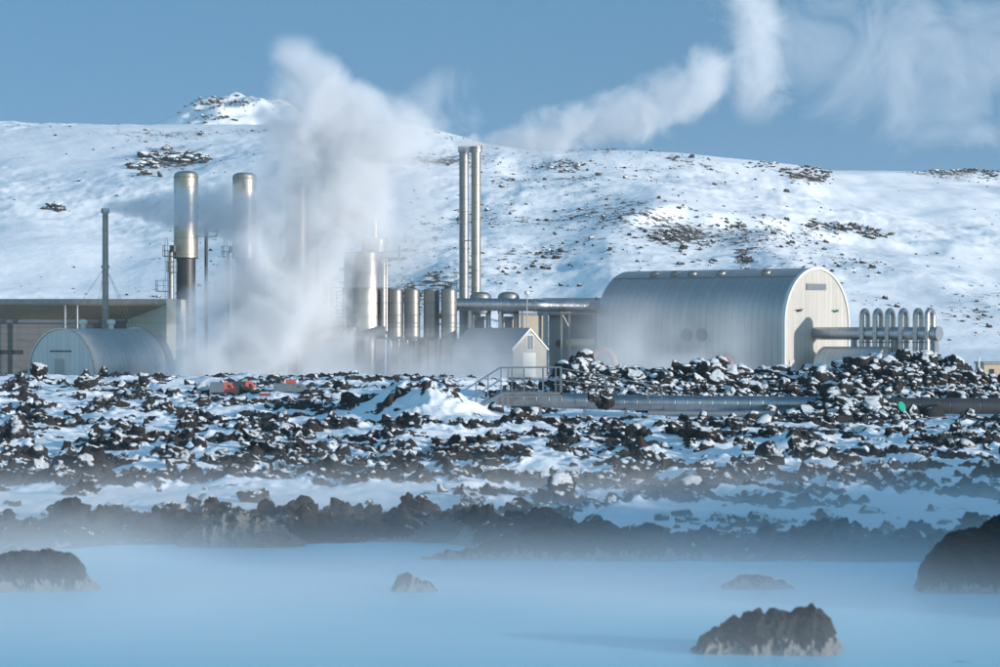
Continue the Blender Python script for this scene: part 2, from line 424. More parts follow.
# ------------------------------------------------------------------ rocks
def ico(sub):
    import bmesh
    bm = bmesh.new(); bmesh.ops.create_icosphere(bm, subdivisions=sub, radius=1.0)
    v = np.array([x.co[:] for x in bm.verts]); f = np.array([[w.index for w in p.verts] for p in bm.faces]); bm.free()
    return v, f
ICO = {k: ico(k) for k in (1, 2, 3, 4, 5)}
def rock_shape(seed, sub=3, cuts=7, rough=.22, flat=.75):
    r = np.random.default_rng(seed); v, f = ICO[sub]; v = v.copy()
    for _ in range(cuts):                                                     # fracture planes
        n = r.normal(size=3); n /= np.linalg.norm(n); h = r.uniform(.42, .8)
        d = v @ n - h; v = v - np.where(d > 0, d, 0)[:,None]*n
    u = v/np.linalg.norm(v, axis=1, keepdims=True)
    k = rough*(noise3(v*1.7 + seed*3.1, 3) + .55*noise3(v*3.9 + seed, 4) + .3*noise3(v*8.3 + seed, 5))
    v = v + u*k[:,None]
    v = v*np.array([1, r.uniform(.75, 1), flat*r.uniform(.8, 1.25)])
    return v/np.abs(v[:,0]).max(), f
def rot_z(v, a): c, s = math.cos(a), math.sin(a); return v @ np.array([[c,s,0],[-s,c,0],[0,0,1]])
def tilt(v, a, b):
    ca, sa, cb, sb = math.cos(a), math.sin(a), math.cos(b), math.sin(b)
    return v @ np.array([[1,0,0],[0,ca,sa],[0,-sa,ca]]) @ np.array([[cb,0,-sb],[0,1,0],[sb,0,cb]])
def scatter(name, spots, m, protos, label, cat):
    """spots: (x, y, z, size); one joined mesh of countless stones"""
    Vs, Fs, To, off = [], [], [], 0
    for i, (x, y, z, s) in enumerate(spots):
        v, f = protos[i % len(protos)]
        v = tilt(rot_z(v, random.uniform(0, 6.28)), random.gauss(0, .5), random.gauss(0, .5))*s + np.array([x, y, z])
        Vs.append(v); Fs.append(f + off); off += len(v); To.append(np.full(len(v), random.random()))
    o = fast_mesh(name, np.concatenate(Vs), np.concatenate(Fs), m, {'tone': np.concatenate(To)})
    return tag(o, label, cat, kind='stuff')

field_protos = [rock_shape(100+i, 3 if i % 3 == 0 else 2, 5, .36, .85) for i in range(15)]
rub_protos = [rock_shape(200+i, 2, 9, .12, .85) for i in range(14)]
big_protos = [rock_shape(300+i, 4, 6, .36, .8) for i in range(12)]
hill_protos = [rock_shape(400+i, 1, 5, .2, .7) for i in range(8)] + [rock_shape(420+i, 2, 7, .25, .7) for i in range(6)]
def mesh_of(name, v, f, m):
    o = fast_mesh(name, v, f, m); return o.data, o
proto_data = {}
def boulder(name, proto, key, x, y, z, s, m, label, cat='boulder', group=None, sc=(1,1,1), rz=None, tl=.25):
    k = (key, m)
    if k not in proto_data:
        o = fast_mesh(name, proto[0], proto[1], m); proto_data[k] = o.data
    else:
        o = bpy.data.objects.new(name, proto_data[k]); col.objects.link(o)
    o.location = (x, y, z); o.scale = (s*sc[0], s*sc[1], s*sc[2])
    o.rotation_euler = (random.gauss(0, tl), random.gauss(0, tl), random.uniform(0, 6.28) if rz is None else rz)
    return tag(o, label, cat, group)

LAND = [(-200,115,'below the small shed'), (115,205,'below the guyed chimney'), (205,320,'below the parked vans'),
        (320,470,'below the silos'), (470,590,'below the footbridge'), (590,800,'below the grey pipe'), (800,1300,'below the dark pipe')]
BAND = [(0,118,'on the shore bank'), (118,150,'just above the shore'), (150,195,'halfway up the slope'), (195,400,'near the slope top')]
def where(px, d):
    a = next(l[2] for l in LAND if l[0] <= px < l[1]); b = next(l[2] for l in BAND if l[0] <= d < l[1]); return b + ' ' + a

# lava boulders: sample, show the largest as things, join the rest
spots = []
N = 14000
spx = rng.uniform(-140, 1140, N); sd = 99*np.exp(rng.uniform(0, 1, N)*math.log(318/99))
sz, srk, _ = ground_z(spx, sd, True)
se = sd - shore_d(spx)
keep = (rng.uniform(0, 1, N) < (.05 + .95*srk**1.4)*np.where((sd > 113) & (sd < 131) & ((spx < 460) | (spx > 630)), .3, 1.0)) & (se > .5) & ~((np.abs(sd-222) < 5.5) & (spx > 480) & ~((spx > 800) & (spx < 895)))
keep &= ~((sd > 236) & (spx > 545))
keep &= ~((sd > 236) & (sd < 274) & (spx > 206) & (spx < 310) & (rng.uniform(0, 1, N) < .85))
size = .11 + .34*rng.gamma(1.15, .55, N)
size = np.minimum(size, 1.15)*np.where(se < 8, .8, 1)
idx = np.nonzero(keep)[0]
app = size[idx]/sd[idx]
inview = (spx[idx] > -6) & (spx[idx] < 1006)
order = idx[np.argsort(-app*inview)]
NB = 165
for q, i in enumerate(order[:NB]):
    w = where(spx[i], sd[i])
    bank = se[i] < 7
    boulder('lava_boulder', big_protos[q % 12], ('b', q % 12), PX(spx[i], sd[i]), sd[i], sz[i] - size[i]*.10, size[i], 'bankrock' if bank else 'rock',
            ('dark wet lava boulder ' if bank else 'dark snow-dusted lava boulder ') + w, group='lava boulders ' + w)
print('field rocks', len(order))
rest = order[NB:]
bk = se[rest] < 7
scatter('lava_stones', [(PX(spx[i], sd[i]), sd[i], sz[i] - size[i]*.05, size[i]) for i in rest[~bk]], 'rock', field_protos, 'countless smaller snow-dusted lava stones across the slope above the lagoon', 'lava stones')
scatter('shore_stones', [(PX(spx[i], sd[i]), sd[i], sz[i] - size[i]*.05, size[i]) for i in rest[bk]], 'bankrock', field_protos, 'countless dark wet lava stones along the shore bank', 'lava stones')

# rubble bank in front of the big barrel hall
N = 7000
bpx = rng.uniform(545, 1130, N); bd = rng.normal(248, 6.5, N)
bh = np.interp(bpx, *BERM)
keep = (bd > 236) & (bd < 262) & (rng.uniform(0, 1, N) < .18 + .26*bh)
heap = rng.uniform(0, 1, N) < .12
bpx = np.where(heap, rng.normal(848, 32, N), bpx); bd = np.where(heap, rng.normal(222, 4.5, N), bd); keep |= heap
bz = ground_z(bpx, bd)
bs = .10 + .30*rng.gamma(1.05, .62, N); bs = np.minimum(bs, 1.15)
idx = np.nonzero(keep)[0]
inview = (bpx[idx] < 1004)*((bd[idx] < 250) + .3)
order = idx[np.argsort(-(bs[idx]*inview))]
RB = [(0,620,'beside the footbridge'), (620,720,'below the long flank of the barrel hall'), (720,815,'below the barrel hall end wall'), (815,900,'heaped between the grey and dark pipes'), (900,2000,'under the row of pipe loops')]
NR = 115
for q, i in enumerate(order[:NR]):
    w = next(l[2] for l in RB if l[0] <= bpx[i] < l[1])
    boulder('rubble_boulder', rock_shape(500 + q % 10, 3, 9, .14, .85) if ('r', q % 10) not in [k[0] for k in proto_data] else None, ('r', q % 10), PX(bpx[i], bd[i]), bd[i], bz[i] + bs[i]*.25, bs[i], 'rubble',
            'angular dark rubble block with snow caps ' + w, 'boulder', 'rubble blocks ' + w, tl=.6)
scatter('rubble_stones', [(PX(bpx[i], bd[i]), bd[i], bz[i] + bs[i]*.25, bs[i]) for i in order[NR:]], 'rubble', rub_protos, 'countless angular snow-capped stones making up the rubble bank', 'rubble')

# named rocks
def named_boulder(px, py, wpx, d, m, label, seed, name='lava_boulder', flat=.8, tl=.12, sub=4, sink=.25, cuts=6, rough=.34, group=None):
    s = wpx/2*d/F; v, f = rock_shape(seed, sub, cuts, rough, flat)
    return boulder(name, (v, f), ('n', seed), PX(px, d), d, PZ(py, d), s, m, label, 'boulder', group, rz=0.0, tl=tl)
named_boulder(94, 470, 62, 141, 'bankrock', 'largest dark lava boulder on the slope left of the snow strip above the shore', 901, flat=.9)
named_boulder(38, 370, 22, 292, 'rock', 'pointed dark lava rock poking up in front of the small barrel-roofed shed', 902, flat=.9)
named_boulder(604, 400, 22, 206, 'rock', 'brown lava rock with snowy gap standing below the left end of the grey pipe', 903, flat=1.0)
named_boulder(592, 398, 14, 205, 'rock', 'narrow dark lava rock leaning beside the brown rock under the grey pipe', 904, flat=1.1)
named_boulder(88, 383, 24, 262, 'rock', 'dark flat-topped lava rock on the crest beside the small barrel-roofed shed', 905)
named_boulder(700, 437, 46, 178, 'rock', 'rounded brown lava boulder below the thin lower pipe', 906)
named_boulder(675, 428, 30, 182, 'rock', 'jagged dark lava boulder just above the rounded brown one below the thin pipe', 916)
# rocks standing in the lagoon: vertices shaped per rock, base sunk below the water
def lagoon_rock(outline, d, label, seed, depth=1.0, m='wetrock', name='lagoon_rock'):
    """outline: (px, py) skyline of the rock; lofted as a real boulder of comparable depth"""
    xs = np.array([PX(a, d) for a, b in outline]); zs = np.array([PZ(b, d) for a, b in outline])
    x0, x1 = xs.min(), xs.max(); cx = (x0+x1)/2; nx, ny = 260, 150
    u = np.linspace(x0-.25, x1+.25, nx); w = np.linspace(-1, 1, ny); hw = (x1-x0)/2*depth
    U, W = np.meshgrid(u, w)
    top = np.interp(U, xs, zs, left=-.5, right=-.5)
    sh = 1-np.abs(W)**2.6
    Z = top*sh - (1-sh)*.9
    X = U; Y = W*hw + .25*noise2(U*1.3, W*2, seed)
    nz = .11*noise2(U*1.9+seed, Y*1.9, seed) + .05*noise2(U*4.3, Y*4.3, seed+1) - .035*np.abs(noise2(U*10, Y*10, seed+2)) + .1*(1-np.abs(noise2(U*2.6, Y*2.2, seed+5))*2)
    k = sstep(-.5, .3, Z)
    nz = nz +  - .03*np.abs(noise2(U*19, Y*15, seed+6)) + .012*noise2(U*37, Y*30, seed+7) - .06*sstep(.3, .0, np.abs(noise2(U*1.5+9, Y*1.5, seed+8)))
    Z = Z + nz*k*min(1, zs.max()/1.0) - .04
    Y = Y + (.16*noise2(U*3, Z*4, seed+3) + .08*noise2(U*9, Z*11, seed+9))*k; X = X + .10*noise2(Y*4, Z*4+7, seed+4)*k
    Vv = np.stack([X-cx, Y, Z], -1).reshape(-1, 3)
    o = fast_mesh(name, Vv, grid_faces(ny, nx), m); o.location = (cx, d, 0)
    return tag(o, label, 'rock')
lagoon_rock([(688,656),(694,647),(703,636),(715,627),(735,617),(750,612),(770,610),(785,611),(800,610),(812,606),(822,610),(832,622),(838,640),(842,656)], 70.5, 'large dark ridged rock with white waterline crust standing alone in the lagoon', 11, .6)
lagoon_rock([(-40,590),(-30,566),(-10,556),(10,553),(30,551),(52,550),(70,555),(80,565),(86,576),(96,586),(104,592)], 87.5, 'broad dark rock with pale crusted foot cut by the edge of the view', 23, .55)
lagoon_rock([(391,593),(394,584),(398,575),(406,572),(414,576),(422,579),(430,581),(438,588),(446,595)], 87, 'smallest lagoon rock with pale crust down one side', 37, .6)
lagoon_rock([(716,592),(724,582),(734,578),(745,574),(760,574),(772,577),(784,580),(796,588)], 88, 'low dark rock barely rising out of the misty lagoon behind the ridged one', 41, .7)
lagoon_rock([(917,592),(920,570),(930,550),(945,536),(960,530),(978,527),(992,520),(1010,516),(1040,520),(1060,560),(1070,596)], 87, 'tall dark rock outcrop rising from the lagoon beside the flat snowy shore', 53, .5)
lagoon_rock([(420,558),(440,553),(470,549),(500,540),(530,528),(560,524),(590,527),(620,534),(660,540),(690,556)], 99.5, 'long dark rock spit running into the lagoon from the far shore', 67, .25)
lagoon_rock([(-20,556),(0,548),(15,545),(30,546),(38,552),(44,557)], 101, 'low crusted rock at the far waterline behind the broad dark rock', 71, .5)
lagoon_rock([(928,663),(940,660),(958,659),(972,660),(980,663)], 68.3, 'thin sliver of rock awash beside the ridged rock', 83, .5)

lagoon_rock([(178,543),(192,530),(206,520),(222,513),(240,512),(258,518),(276,526),(292,534),(306,543)], 105.5, 'pale silica-crusted mound at the waterline of the far shore', 91, .5, 'silica', 'silica_mound')
lagoon_rock([(412,536),(422,524),(434,517),(448,516),(462,522),(474,530),(480,537)], 107.5, 'smaller pale silica-crusted mound in the cove of the far shore', 97, .5, 'silica', 'silica_mound')
# hill rocks
spots = []
N = 34000
hx = rng.uniform(-40, 1040, N); hd = 500*np.exp(rng.uniform(0, 1, N)*math.log(1020/500))
hz, hk = hill_z(hx, hd, True)
keep = rng.uniform(0, 1, N) < np.clip((hk-.25)*.85, .012, .8)*np.interp(hx, [0,300,430,840,900,1000], [.75,.75,1.2,1.15,.5,.8])
hs = .20 + .26*rng.gamma(1.15, .6, N); hs = np.minimum(hs, 2.0)
ii = np.nonzero(keep)[0]; print('hill rocks', len(ii))
scatter('hill_stones', [(PX(hx[i], hd[i]), hd[i], hz[i]+hs[i]*.1, hs[i]) for i in ii], 'hillrock', hill_protos, 'countless dark stones peeping through the snow of the hillside', 'hill stones')
def ray_hill(px, py):
    ds = np.linspace(500, 1320, 1600); z = hill_z(np.full_like(ds, px), ds); yy = CY - (z-CH)*F/ds
    k = np.nonzero(yy <= py)[0]
    return ds[k[0]] if len(k) else ds[np.argmin(yy)]
def outcrop(label, blobs, group=None):
    root = None
    for (px, py, wx, wy, n, smax) in blobs:
        for q in range(n):
            a, b = random.gauss(px, wx*.5), random.gauss(py, wy*.5); d = ray_hill(a, b)
            hz_ = float(hill_z(np.array([a]), np.array([d]))[0])
            if root is None:
                root = thing('rock_outcrop', label, 'rock outcrop', (PX(a, d), d, hz_), 0, group); c = Vector(root.location)
            s = random.uniform(.35, 1)*smax*d/F; k = ('o', q % 10)
            if k not in proto_data:
                o = fast_mesh('stone', *rub_protos[q % 10], 'hillrock'); proto_data[k] = o.data
            else:
                o = bpy.data.objects.new('stone', proto_data[k]); col.objects.link(o)
            o.parent = root; o.location = Vector((PX(a, d), d, hz_ + .2*s)) - c; o.scale = (1.4*s, s, .75*s)
            o.rotation_euler = (random.gauss(0, .35), random.gauss(0, .35), random.uniform(0, 6.28))
outcrop('largest dark rock outcrop on the hill above the guyed chimney', [(172,158,26,6,46,7),(146,166,14,4,14,6),(150,174,8,4,8,5.5),(197,160,12,3,12,5)])
outcrop('lone flat dark outcrop on the snowfield beyond the small barrel-roofed shed', [(55,208,10,3,16,6)])
outcrop('jagged rocky cap on the far peak behind the steam', [(205,100,22,5,20,3),(212,119,26,5,18,3),(240,103,18,4,12,2.6)])
outcrop('dark outcrop high on the hill behind the twin chimneys plume', [(570,166,24,7,40,3),(600,150,40,3,22,2.2)])
outcrop('reddish dark rocks along the falling skyline above the big barrel hall', [(800,172,26,6,46,3.2),(820,178,10,6,20,3.6),(760,166,26,4,22,2.6)])
outcrop('long dark scarp on the hill above the row of pipe loops', [(842,228,26,4,46,5),(872,235,14,3,22,4.5),(815,224,12,3,12,4)])
outcrop('scattered dark ledge on the hill above the round roof vents', [(672,236,26,7,46,3.4),(735,228,26,5,24,3)])
outcrop('small dark ledge just above the ridge of the big barrel hall', [(745,259,9,5,16,3.6),(705,262,14,4,10,2.4)])
outcrop('dark rocky knob on the skyline at the far end of the hill', [(965,171,26,4,40,3.4),(935,173,16,4,16,2.6),(990,176,12,4,14,3)])

# ------------------------------------------------------------------ the power station
GZ = 1.9
def root_at(name, label, cat, px, Y, rotz=0.0, z=GZ, group=None):
    r = thing(name, label, cat, (PX(px, Y), Y, z), rotz, group)
    def q(a, b, dy=0.0): return Vector((PX(a, Y) - PX(px, Y), dy, PZ(b, Y) - z))
    return r, q, Y/F

def arch(R, wall, n=40, top=1.0):
    """end-wall outline (y, z): upright sides of height WALL under a half round of radius R"""
    return [(-R, 0)] + [(-R*math.cos(PI*k/n), wall + R*top*math.sin(PI*k/n)) for k in range(n+1)] + [(R, 0)]
def barrel_shell(mb, R, wall, x0, x1, thick=.18, n=40, top=1.0):
    o_, i_ = arch(R, wall, n, top), arch(R-thick, wall, n, top*(R*top-thick)/(R*top)/((R-thick)/R))
    k = len(o_); vs = [(x, *p) for x in (x0, x1) for p in o_] + [(x, *p) for x in (x0, x1) for p in i_]
    fs = []
    for j in range(k-1):
        fs += [(j, j+1, k+j+1, k+j), (2*k+j, 3*k+j, 3*k+j+1, 2*k+j+1), (j, 2*k+j, 2*k+j+1, j+1), (k+j, k+j+1, 3*k+j+1, 3*k+j)]
    return mb.add(vs, fs)

# --- big barrel hall; local +x is its axis towards the lit end wall
TH = math.radians(48)
nx_, ny_ = math.sin(TH), -math.cos(TH)
R, WALL, L = 7.75, 7.6, 34.0
GY = 394.0
hall_rot = math.atan2(ny_, nx_)
hall = thing('barrel_hall', 'big barrel-roofed steel hall with pale panelled end wall', 'hall', (PX(817.5, GY), GY, GZ), hall_rot)
barrel_shell(MB(), R, WALL, -L, 0).build('roof_shell', 'hall', hall)
MB().prism(arch(R-.2, WALL-.03), -.35, -.12, 'yz').build('end_wall', 'gable', hall, 0)
MB().prism(arch(R-.2, WALL-.03), -L+.12, -L+.35, 'yz').build('rear_wall', 'gable_grey', hall, 0)
barrel_shell(MB(), R+.07, WALL, -.5, .06, .3).build('edge_trim', 'white', hall)
mb = MB()                                                                   # long flashing along the flank where the roof sheets meet
for a in (math.radians(58),):
    y0, z0 = -R*math.cos(a), WALL + R*math.sin(a)
    mb.bar((-L+.1, y0-.02, z0+.02), (-.55, y0-.02, z0+.02), .22, .12)
mb.build('roof_flashing', 'steel_dull', hall)
a = math.radians(66)
for dx in (26.8, 23.0, 19.8, 14.6, 6.6):                                     # roof vents
    r_, z_ = -R*math.cos(a), WALL + R*math.sin(a)
    o = MB().lathe([(.75,-.3),(.75,.16),(.62,.36),(.35,.5),(.05,.54)], n=20).build('roof_vent', 'steel_dull', hall); o.location = (-dx, r_, z_); o.rotation_euler = (PI/2-a, 0, 0)
for dx in (17.3, 14.6):
    o = MB().tube([(0,.1,0),(0,-.14,0)], .95, 28).build('round_window', 'grey', hall); o.location = (-dx, -R, 5.9)
    MB().tube([(0,-.1,0),(0,-.17,0)], .78, 28).build('pane', 'glass_pale', o)
mb = MB(); mb.box((-.11,-2.6,WALL+4.6), (.0,2.1,WALL+5.5))
lv = mb.build('louvre', 'bluegrey', hall)
mb = MB()
for k in range(5): mb.box((0,-2.55,WALL+4.68+k*.17), (.05,2.05,WALL+4.76+k*.17))
mb.build('slats', 'grey', lv)
for y in (-4.5, 4.3):
    o = MB().box((-.12,y-.3,WALL+1.55), (.35,y+.3,WALL+1.85)).build('wall_lamp', 'dark', hall)
    MB().bar((.2,y-.7,WALL+1.75), (.2,y+.7,WALL+1.9), .14).build('lamp_arm', 'dark' if y < 0 else 'green', o)
MB().box((-.115,-6.6,0), (.02,-5.4,2.4)).build('door', 'gable_grey', hall)
MB().prism([(-R-.12,0),(-R-.12,.5),(R+.12,.5),(R+.12,0)], -L-.1, .1, 'yz').build('plinth', 'concrete', hall, 0)
hp = Matrix.Translation(hall.location) @ Matrix.Rotation(hall_rot, 4, 'Z')

# --- header pipe and its loops (things of their own)
HZc = 8.0 - GZ
hd_ = tag(MB().tube([(0,0,0),(20.4,0,0)], .9, 36).build('header_pipe', metal('header_cladding', (.42,.43,.45), .38, 1.5, 'X', stain=.3)), 'thick horizontal steel pipe sticking out of the barrel hall end wall', 'pipe')
hd_.location = hp @ Vector((-.1, -.4, HZc)); hd_.rotation_euler = (0, 0, hall_rot)
o = MB().tube([(20.4,0,0),(20.6,0,0)], [.98,.98], 36).build('end_cap', 'grey', hd_)
for x in (6.6, 13.6, 20.0): MB().box((x-.18,-.5,-7), (x+.18,.5,-.88)).build('support', 'grey', hd_)
def loop_mesh(front):
    r = .86
    pts = [(0,-r,-7.2),(0,-r,-1)] + [(0,-r*math.cos(PI*k/16), 2.3 + r*math.sin(PI*k/16)) for k in range(17)] + [(0,r,-1),(0,r,-7.2)]
    mb = MB().tube(pts, .36, 20); return mb
lp_x = [8.3, 10.5, 12.5, 14.7, 17.1, 19.0]
names = ['nearest the hall', 'second from the hall', 'third from the hall', 'fourth from the hall', 'second from the free pipe end', 'at the free pipe end']
first = None
for x, nm in zip(lp_x, names):
    loc = hp @ Vector((x, -.4, HZc))
    lab = 'tall steel pipe loop arching over the header pipe, ' + nm
    if first is None:
        first = thing('pipe_loop', lab, 'pipe loop', loc, hall_rot + .08, 'row of pipe loops over the header pipe')
        loop_mesh(True).build('bent_pipe', 'steel', first)
        for s in (-1, 1): MB().tube([(0,.86*s,-1.3),(0,.86*s,-1.1)], .46, 18).build('flange', 'grey', first)
    else: dup(first, loc, lab)
# --- low round silencer beside the hall
sil = thing('low_vault', 'low pale round-topped steel vault under the header pipe', 'vault', hp @ Vector((1.5, -1.5, 0)) , hall_rot)
barrel_shell(MB(), 3.0, 1.3, 1.0, 11.5, .15).build('vault_shell', 'hall_bright', sil)
MB().prism(arch(2.9, 1.28), 11.2, 11.4, 'yz').build('end_wall', 'gable', sil, 0)
MB().prism(arch(2.9, 1.28), 1.1, 1.3, 'yz').build('rear_wall', 'gable', sil, 0)

# --- small barrel shed on the far side
SY = 396.0
sh_th = math.radians(-36); shn = Vector((math.sin(sh_th), -math.cos(sh_th), 0))
shed = thing('barrel_shed', 'small round-roofed corrugated steel shed with grey end wall', 'shed', (PX(60.5, SY), SY, GZ), math.atan2(shn.y, shn.x))
R2 = 6.35
barrel_shell(MB(), R2, .45, -15.8, 0, .15).build('roof_shell', 'hall_bright', shed)
MB().prism(arch(R2-.17, .44), -.3, -.1, 'yz').build('end_wall', 'gable_grey', shed, 0)
MB().prism(arch(R2-.17, .44), -15.7, -15.5, 'yz').build('rear_wall', 'gable_grey', shed, 0)
barrel_shell(MB(), R2+.1, .45, -.35, .05, .2).build('edge_trim', 'steel', shed)
barrel_shell(MB(), R2+.22, .45, -16.6, -15.3, .25).build('rear_collar', 'steel', shed)
d_ = MB().box((-.1,-1.2,0), (.0,.6,2.5)).build('door', 'concrete', shed)
MB().box((-.1,-2.1,3.5), (.04,2.0,3.68)).build('lintel', 'dark', shed)

# --- long hall behind it
LY = 424.0
lh, q, s = root_at('long_hall', 'long flat-roofed hall with timber soffit and cream panelled end bay', 'hall', 60, LY)
def P(a, b, dy=0.0): v = q(a, b, dy); return (v.x, v.y, v.z)
x0, xr, xc = P(-70, 0)[0], P(172, 0)[0], P(126, 0)[0]
zt, z1, z2 = P(0, 299.5)[2], P(0, 304.5)[2], P(0, 319)[2]
MB().box((x0,-7,z1), (xr,14,zt)).build('roof', 'steel_dull', lh)
MB().add([(x0,-6.7,z1-.01),(xr-.3,-6.7,z1-.01),(xc,-.2,z2),(x0,-.2,z2),(x0,-6.7,z1-.14),(xr-.3,-6.7,z1-.14),(xc,-.2,z2-.13),(x0,-.2,z2-.13)], [(0,1,2,3),(7,6,5,4),(0,4,5,1),(1,5,6,2),(2,6,7,3),(3,7,4,0)]).build('soffit', 'soffit', lh, 0)
MB().box((x0,-.3,z2-.6), (xc,.2,z2-.14)).build('fascia', 'bluegrey', lh)
MB().box((x0,.21,0), (xc-.02,.6,z2-.2)).build('wall', 'wall_grey', lh)
MB().add([(xc,.2,0),(xr,-6.9,0),(xr,-6.9,z1-.02),(xc,.2,z2),(xc,.8,0),(xr,-6.3,0),(xr,-6.3,z1-.02),(xc,.8,z2)], [(0,1,2,3),(7,6,5,4),(0,4,5,1),(1,5,6,2),(2,6,7,3),(3,7,4,0)]).build('end_bay', 'cream', lh, 0)
MB().box((xr+.01,-6.9,0), (xr+1.35,14,zt+.02)).build('end_wall', 'cream', lh, 0)
for k in range(6):
    a, b = P(-64+k*15, 350), P(-52+k*15, 354)
    w_ = MB().box((a[0],.05,b[2]), (b[0],.25,a[2])).build('window', 'dark', lh); MB().box((a[0]+.1,.02,b[2]+.1), (b[0]-.1,.06,a[2]-.1)).build('pane', 'glass', w_)
for xx in (71.5, 83.5): MB().tube([P(xx, 304.6, -6.4), P(xx, 375, -6.4)], .2, 12).build('downpipe', 'grey', lh)
# --- vents beside the shed
for nm, xx, lab in (('a', 83, 'pale mushroom-headed vent pipe behind the ridge of the small shed'), ('b', 111, 'pale mushroom-headed vent pipe at the foot of the guyed chimney')):
    r, q, s = root_at('vent_pipe', lab, 'vent', xx, 404)
    MB().tube([(0,0,0), q(xx, 322)], .38, 16).build('pipe', 'white', r)
    MB().lathe([(.42,0),(.62,.1),(.62,.5),(.42,.72),(.1,.78)], q(xx, 324.5), 20).build('cap', 'white', r)

# --- guyed chimney
ch, q, s = root_at('guyed_chimney', 'slim guyed steel chimney blowing a flat plume', 'chimney', 105.3, 406)
MB().tube([(0,0,0), q(105.3, 212)], [.50,.42], 24).build('shaft', 'steel_dull', ch)
MB().tube([q(105.3, 213), q(105.3, 208.5)], .62, 24).build('cap', 'dark', ch)
MB().tube([q(105.3, 268), q(105.3, 265.5)], .6, 24).build('guy_collar', 'grey', ch)
for ex, ey in ((55, -6), (150, -8), (78, 14), (128, 16)):
    MB().tube([q(105.3, 266.5), Vector(((ex-105.3)*s*1.35, ey, 0))], .025, 6).build('guy_wire', 'grey', ch)

# --- scrubber towers
def rails(mb, pts, h=1.1, r=.045, mid=True):
    for a, b in zip(pts[:-1], pts[1:]):
        a, b = Vector(a), Vector(b); n = max(1, round((b-a).length/1.4))
        for k in range(n+1): p = a.lerp(b, k/n); mb.bar(p, p + Vector((0,0,h)), r*2)
        for hh in ((h, h*.5) if mid else (h,)): mb.bar(a+Vector((0,0,hh)), b+Vector((0,0,hh)), r*1.8)
    return mb
tw, q, s = root_at('steel_tower', 'tall domed steel column with caged platforms standing clear of the main steam', 'tower', 186, 432, group='three tall domed steel columns')
z = lambda y: q(0, y).z
MB().lathe([(1.86, z(258)),(1.86, z(176)),(1.72, z(173.5)),(1.3, z(171.8)),(.6, z(171)),(.05, z(170.8))], n=40).build('column', 'steel_warm', tw)
MB().lathe([(1.5, 0),(1.5, z(259)),(1.9, z(258.5)),(1.9, z(257.5)),(1.0, z(257))], n=32).build('skirt', 'dark', tw)
MB().lathe([(1.9, z(178)),(1.93, z(177.6)),(1.93, z(176.8)),(1.88, z(176.4))], n=40).build('ring_band', 'steel_dull', tw)
for (xa, xb, yy, rt) in ((164, 178, 256, 1), (157, 172, 291, 1), (168, 178, 272, 1)):
    o = MB().box((q(xa,0).x,-1.6,z(yy)-.12), (q(xb,0).x,.4,z(yy))).build('platform', 'bluegrey', tw)
    rails(MB(), [(q(xb,0).x,-1.6,z(yy)),(q(xa,0).x,-1.6,z(yy)),(q(xa,0).x,.4,z(yy))], 1.6).build('railing', 'grey', o)
o = MB().box((q(198,0).x,-1.2,z(236)-.12), (q(217,0).x,.6,z(236))).build('platform', 'bluegrey', tw)
rails(MB(), [(q(201,0).x,-1.2,z(236)),(q(217,0).x,-1.2,z(236)),(q(217,0).x,.6,z(236))], 1.5).build('railing', 'grey', o)
MB().tube([(q(206,0).x,.4,0),(q(206,0).x,.4,z(228))], .28, 12).build('riser_pipe', 'dark', tw)
MB().tube([(q(171.8,0).x,-.9,0),(q(171.8,0).x,-.9,z(252)),(q(174,0).x,-.6,z(249)),(q(178,0).x,0,z(249))], .42, 16).build('side_pipe', 'steel_dull', tw)
MB().tube([(q(175,0).x,-2.0,z(252)),(q(175,0).x,-2.0,z(246))], .5, 14).build('valve', 'dark', tw)
mb = MB()
for xx in (166.5, 169.0): mb.bar((q(xx,0).x,-1.75,0), (q(xx,0).x,-1.75,z(238)), .07)
for k in range(56): mb.bar((q(166.5,0).x,-1.75,k*.33+.6), (q(169,0).x,-1.75,k*.33+.6), .05)
mb.build('ladder', 'grey', tw)
dup(tw, (PX(244.5, 436), 436, GZ), 'tall domed steel column between its twins, half lost in the main steam')
dup(tw, (PX(297.5, 440), 440, GZ-1.5), 'tall domed steel column almost hidden inside the main steam')

# --- big separator column in the middle
sp_, q, s = root_at('separator_column', 'broad bright steel column with side pipes and a railed top platform', 'column', 364, 404)
z = lambda y: q(0, y).z
x = lambda a: q(a, 0).x
cxx = (x(344)+x(383))/2; rr = (x(383)-x(344))/2
MB().lathe([(rr, z(333)),(rr, z(253)),(rr*.97, z(252)),(.3, z(251.5))], (cxx,0,0), 48).build('column', 'steel', sp_)
MB().lathe([(1.95, z(252)),(1.95, z(239.5)),(1.85, z(238.3)),(.2, z(237.6))], (x(375),-.2,0), 40).build('top_drum', 'steel', sp_)
MB().tube([(x(374.5),0,z(239)),(x(374.5),0,z(222))], .5, 20).build('top_pipe', 'steel', sp_)
MB().box((x(350),-3.2,z(334)), (x(386),3.2,z(330.5))).build('base_slab', 'grey', sp_)
MB().box((x(352),-2.9,0), (x(384),3.0,z(334.2))).build('base_block', 'concrete_dark', sp_)
for xx, rad, ya, yb in ((384,.33,262,331),(387,.2,258,331),(352,.27,264,331),(355.3,.12,264,331)):
    MB().tube([(x(xx),-2.0,z(yb)),(x(xx),-2.0,z(ya))], rad, 14).build('side_pipe', 'steel', sp_)
o = MB().box((x(382),-2.2,z(259)), (x(399.5),.8,z(257.5))).build('platform', 'bluegrey', sp_)
rails(MB(), [(x(386),-2.2,z(257.5)),(x(399.5),-2.2,z(257.5)),(x(399.5),.8,z(257.5))], 1.7, .05).build('railing', 'grey', o)
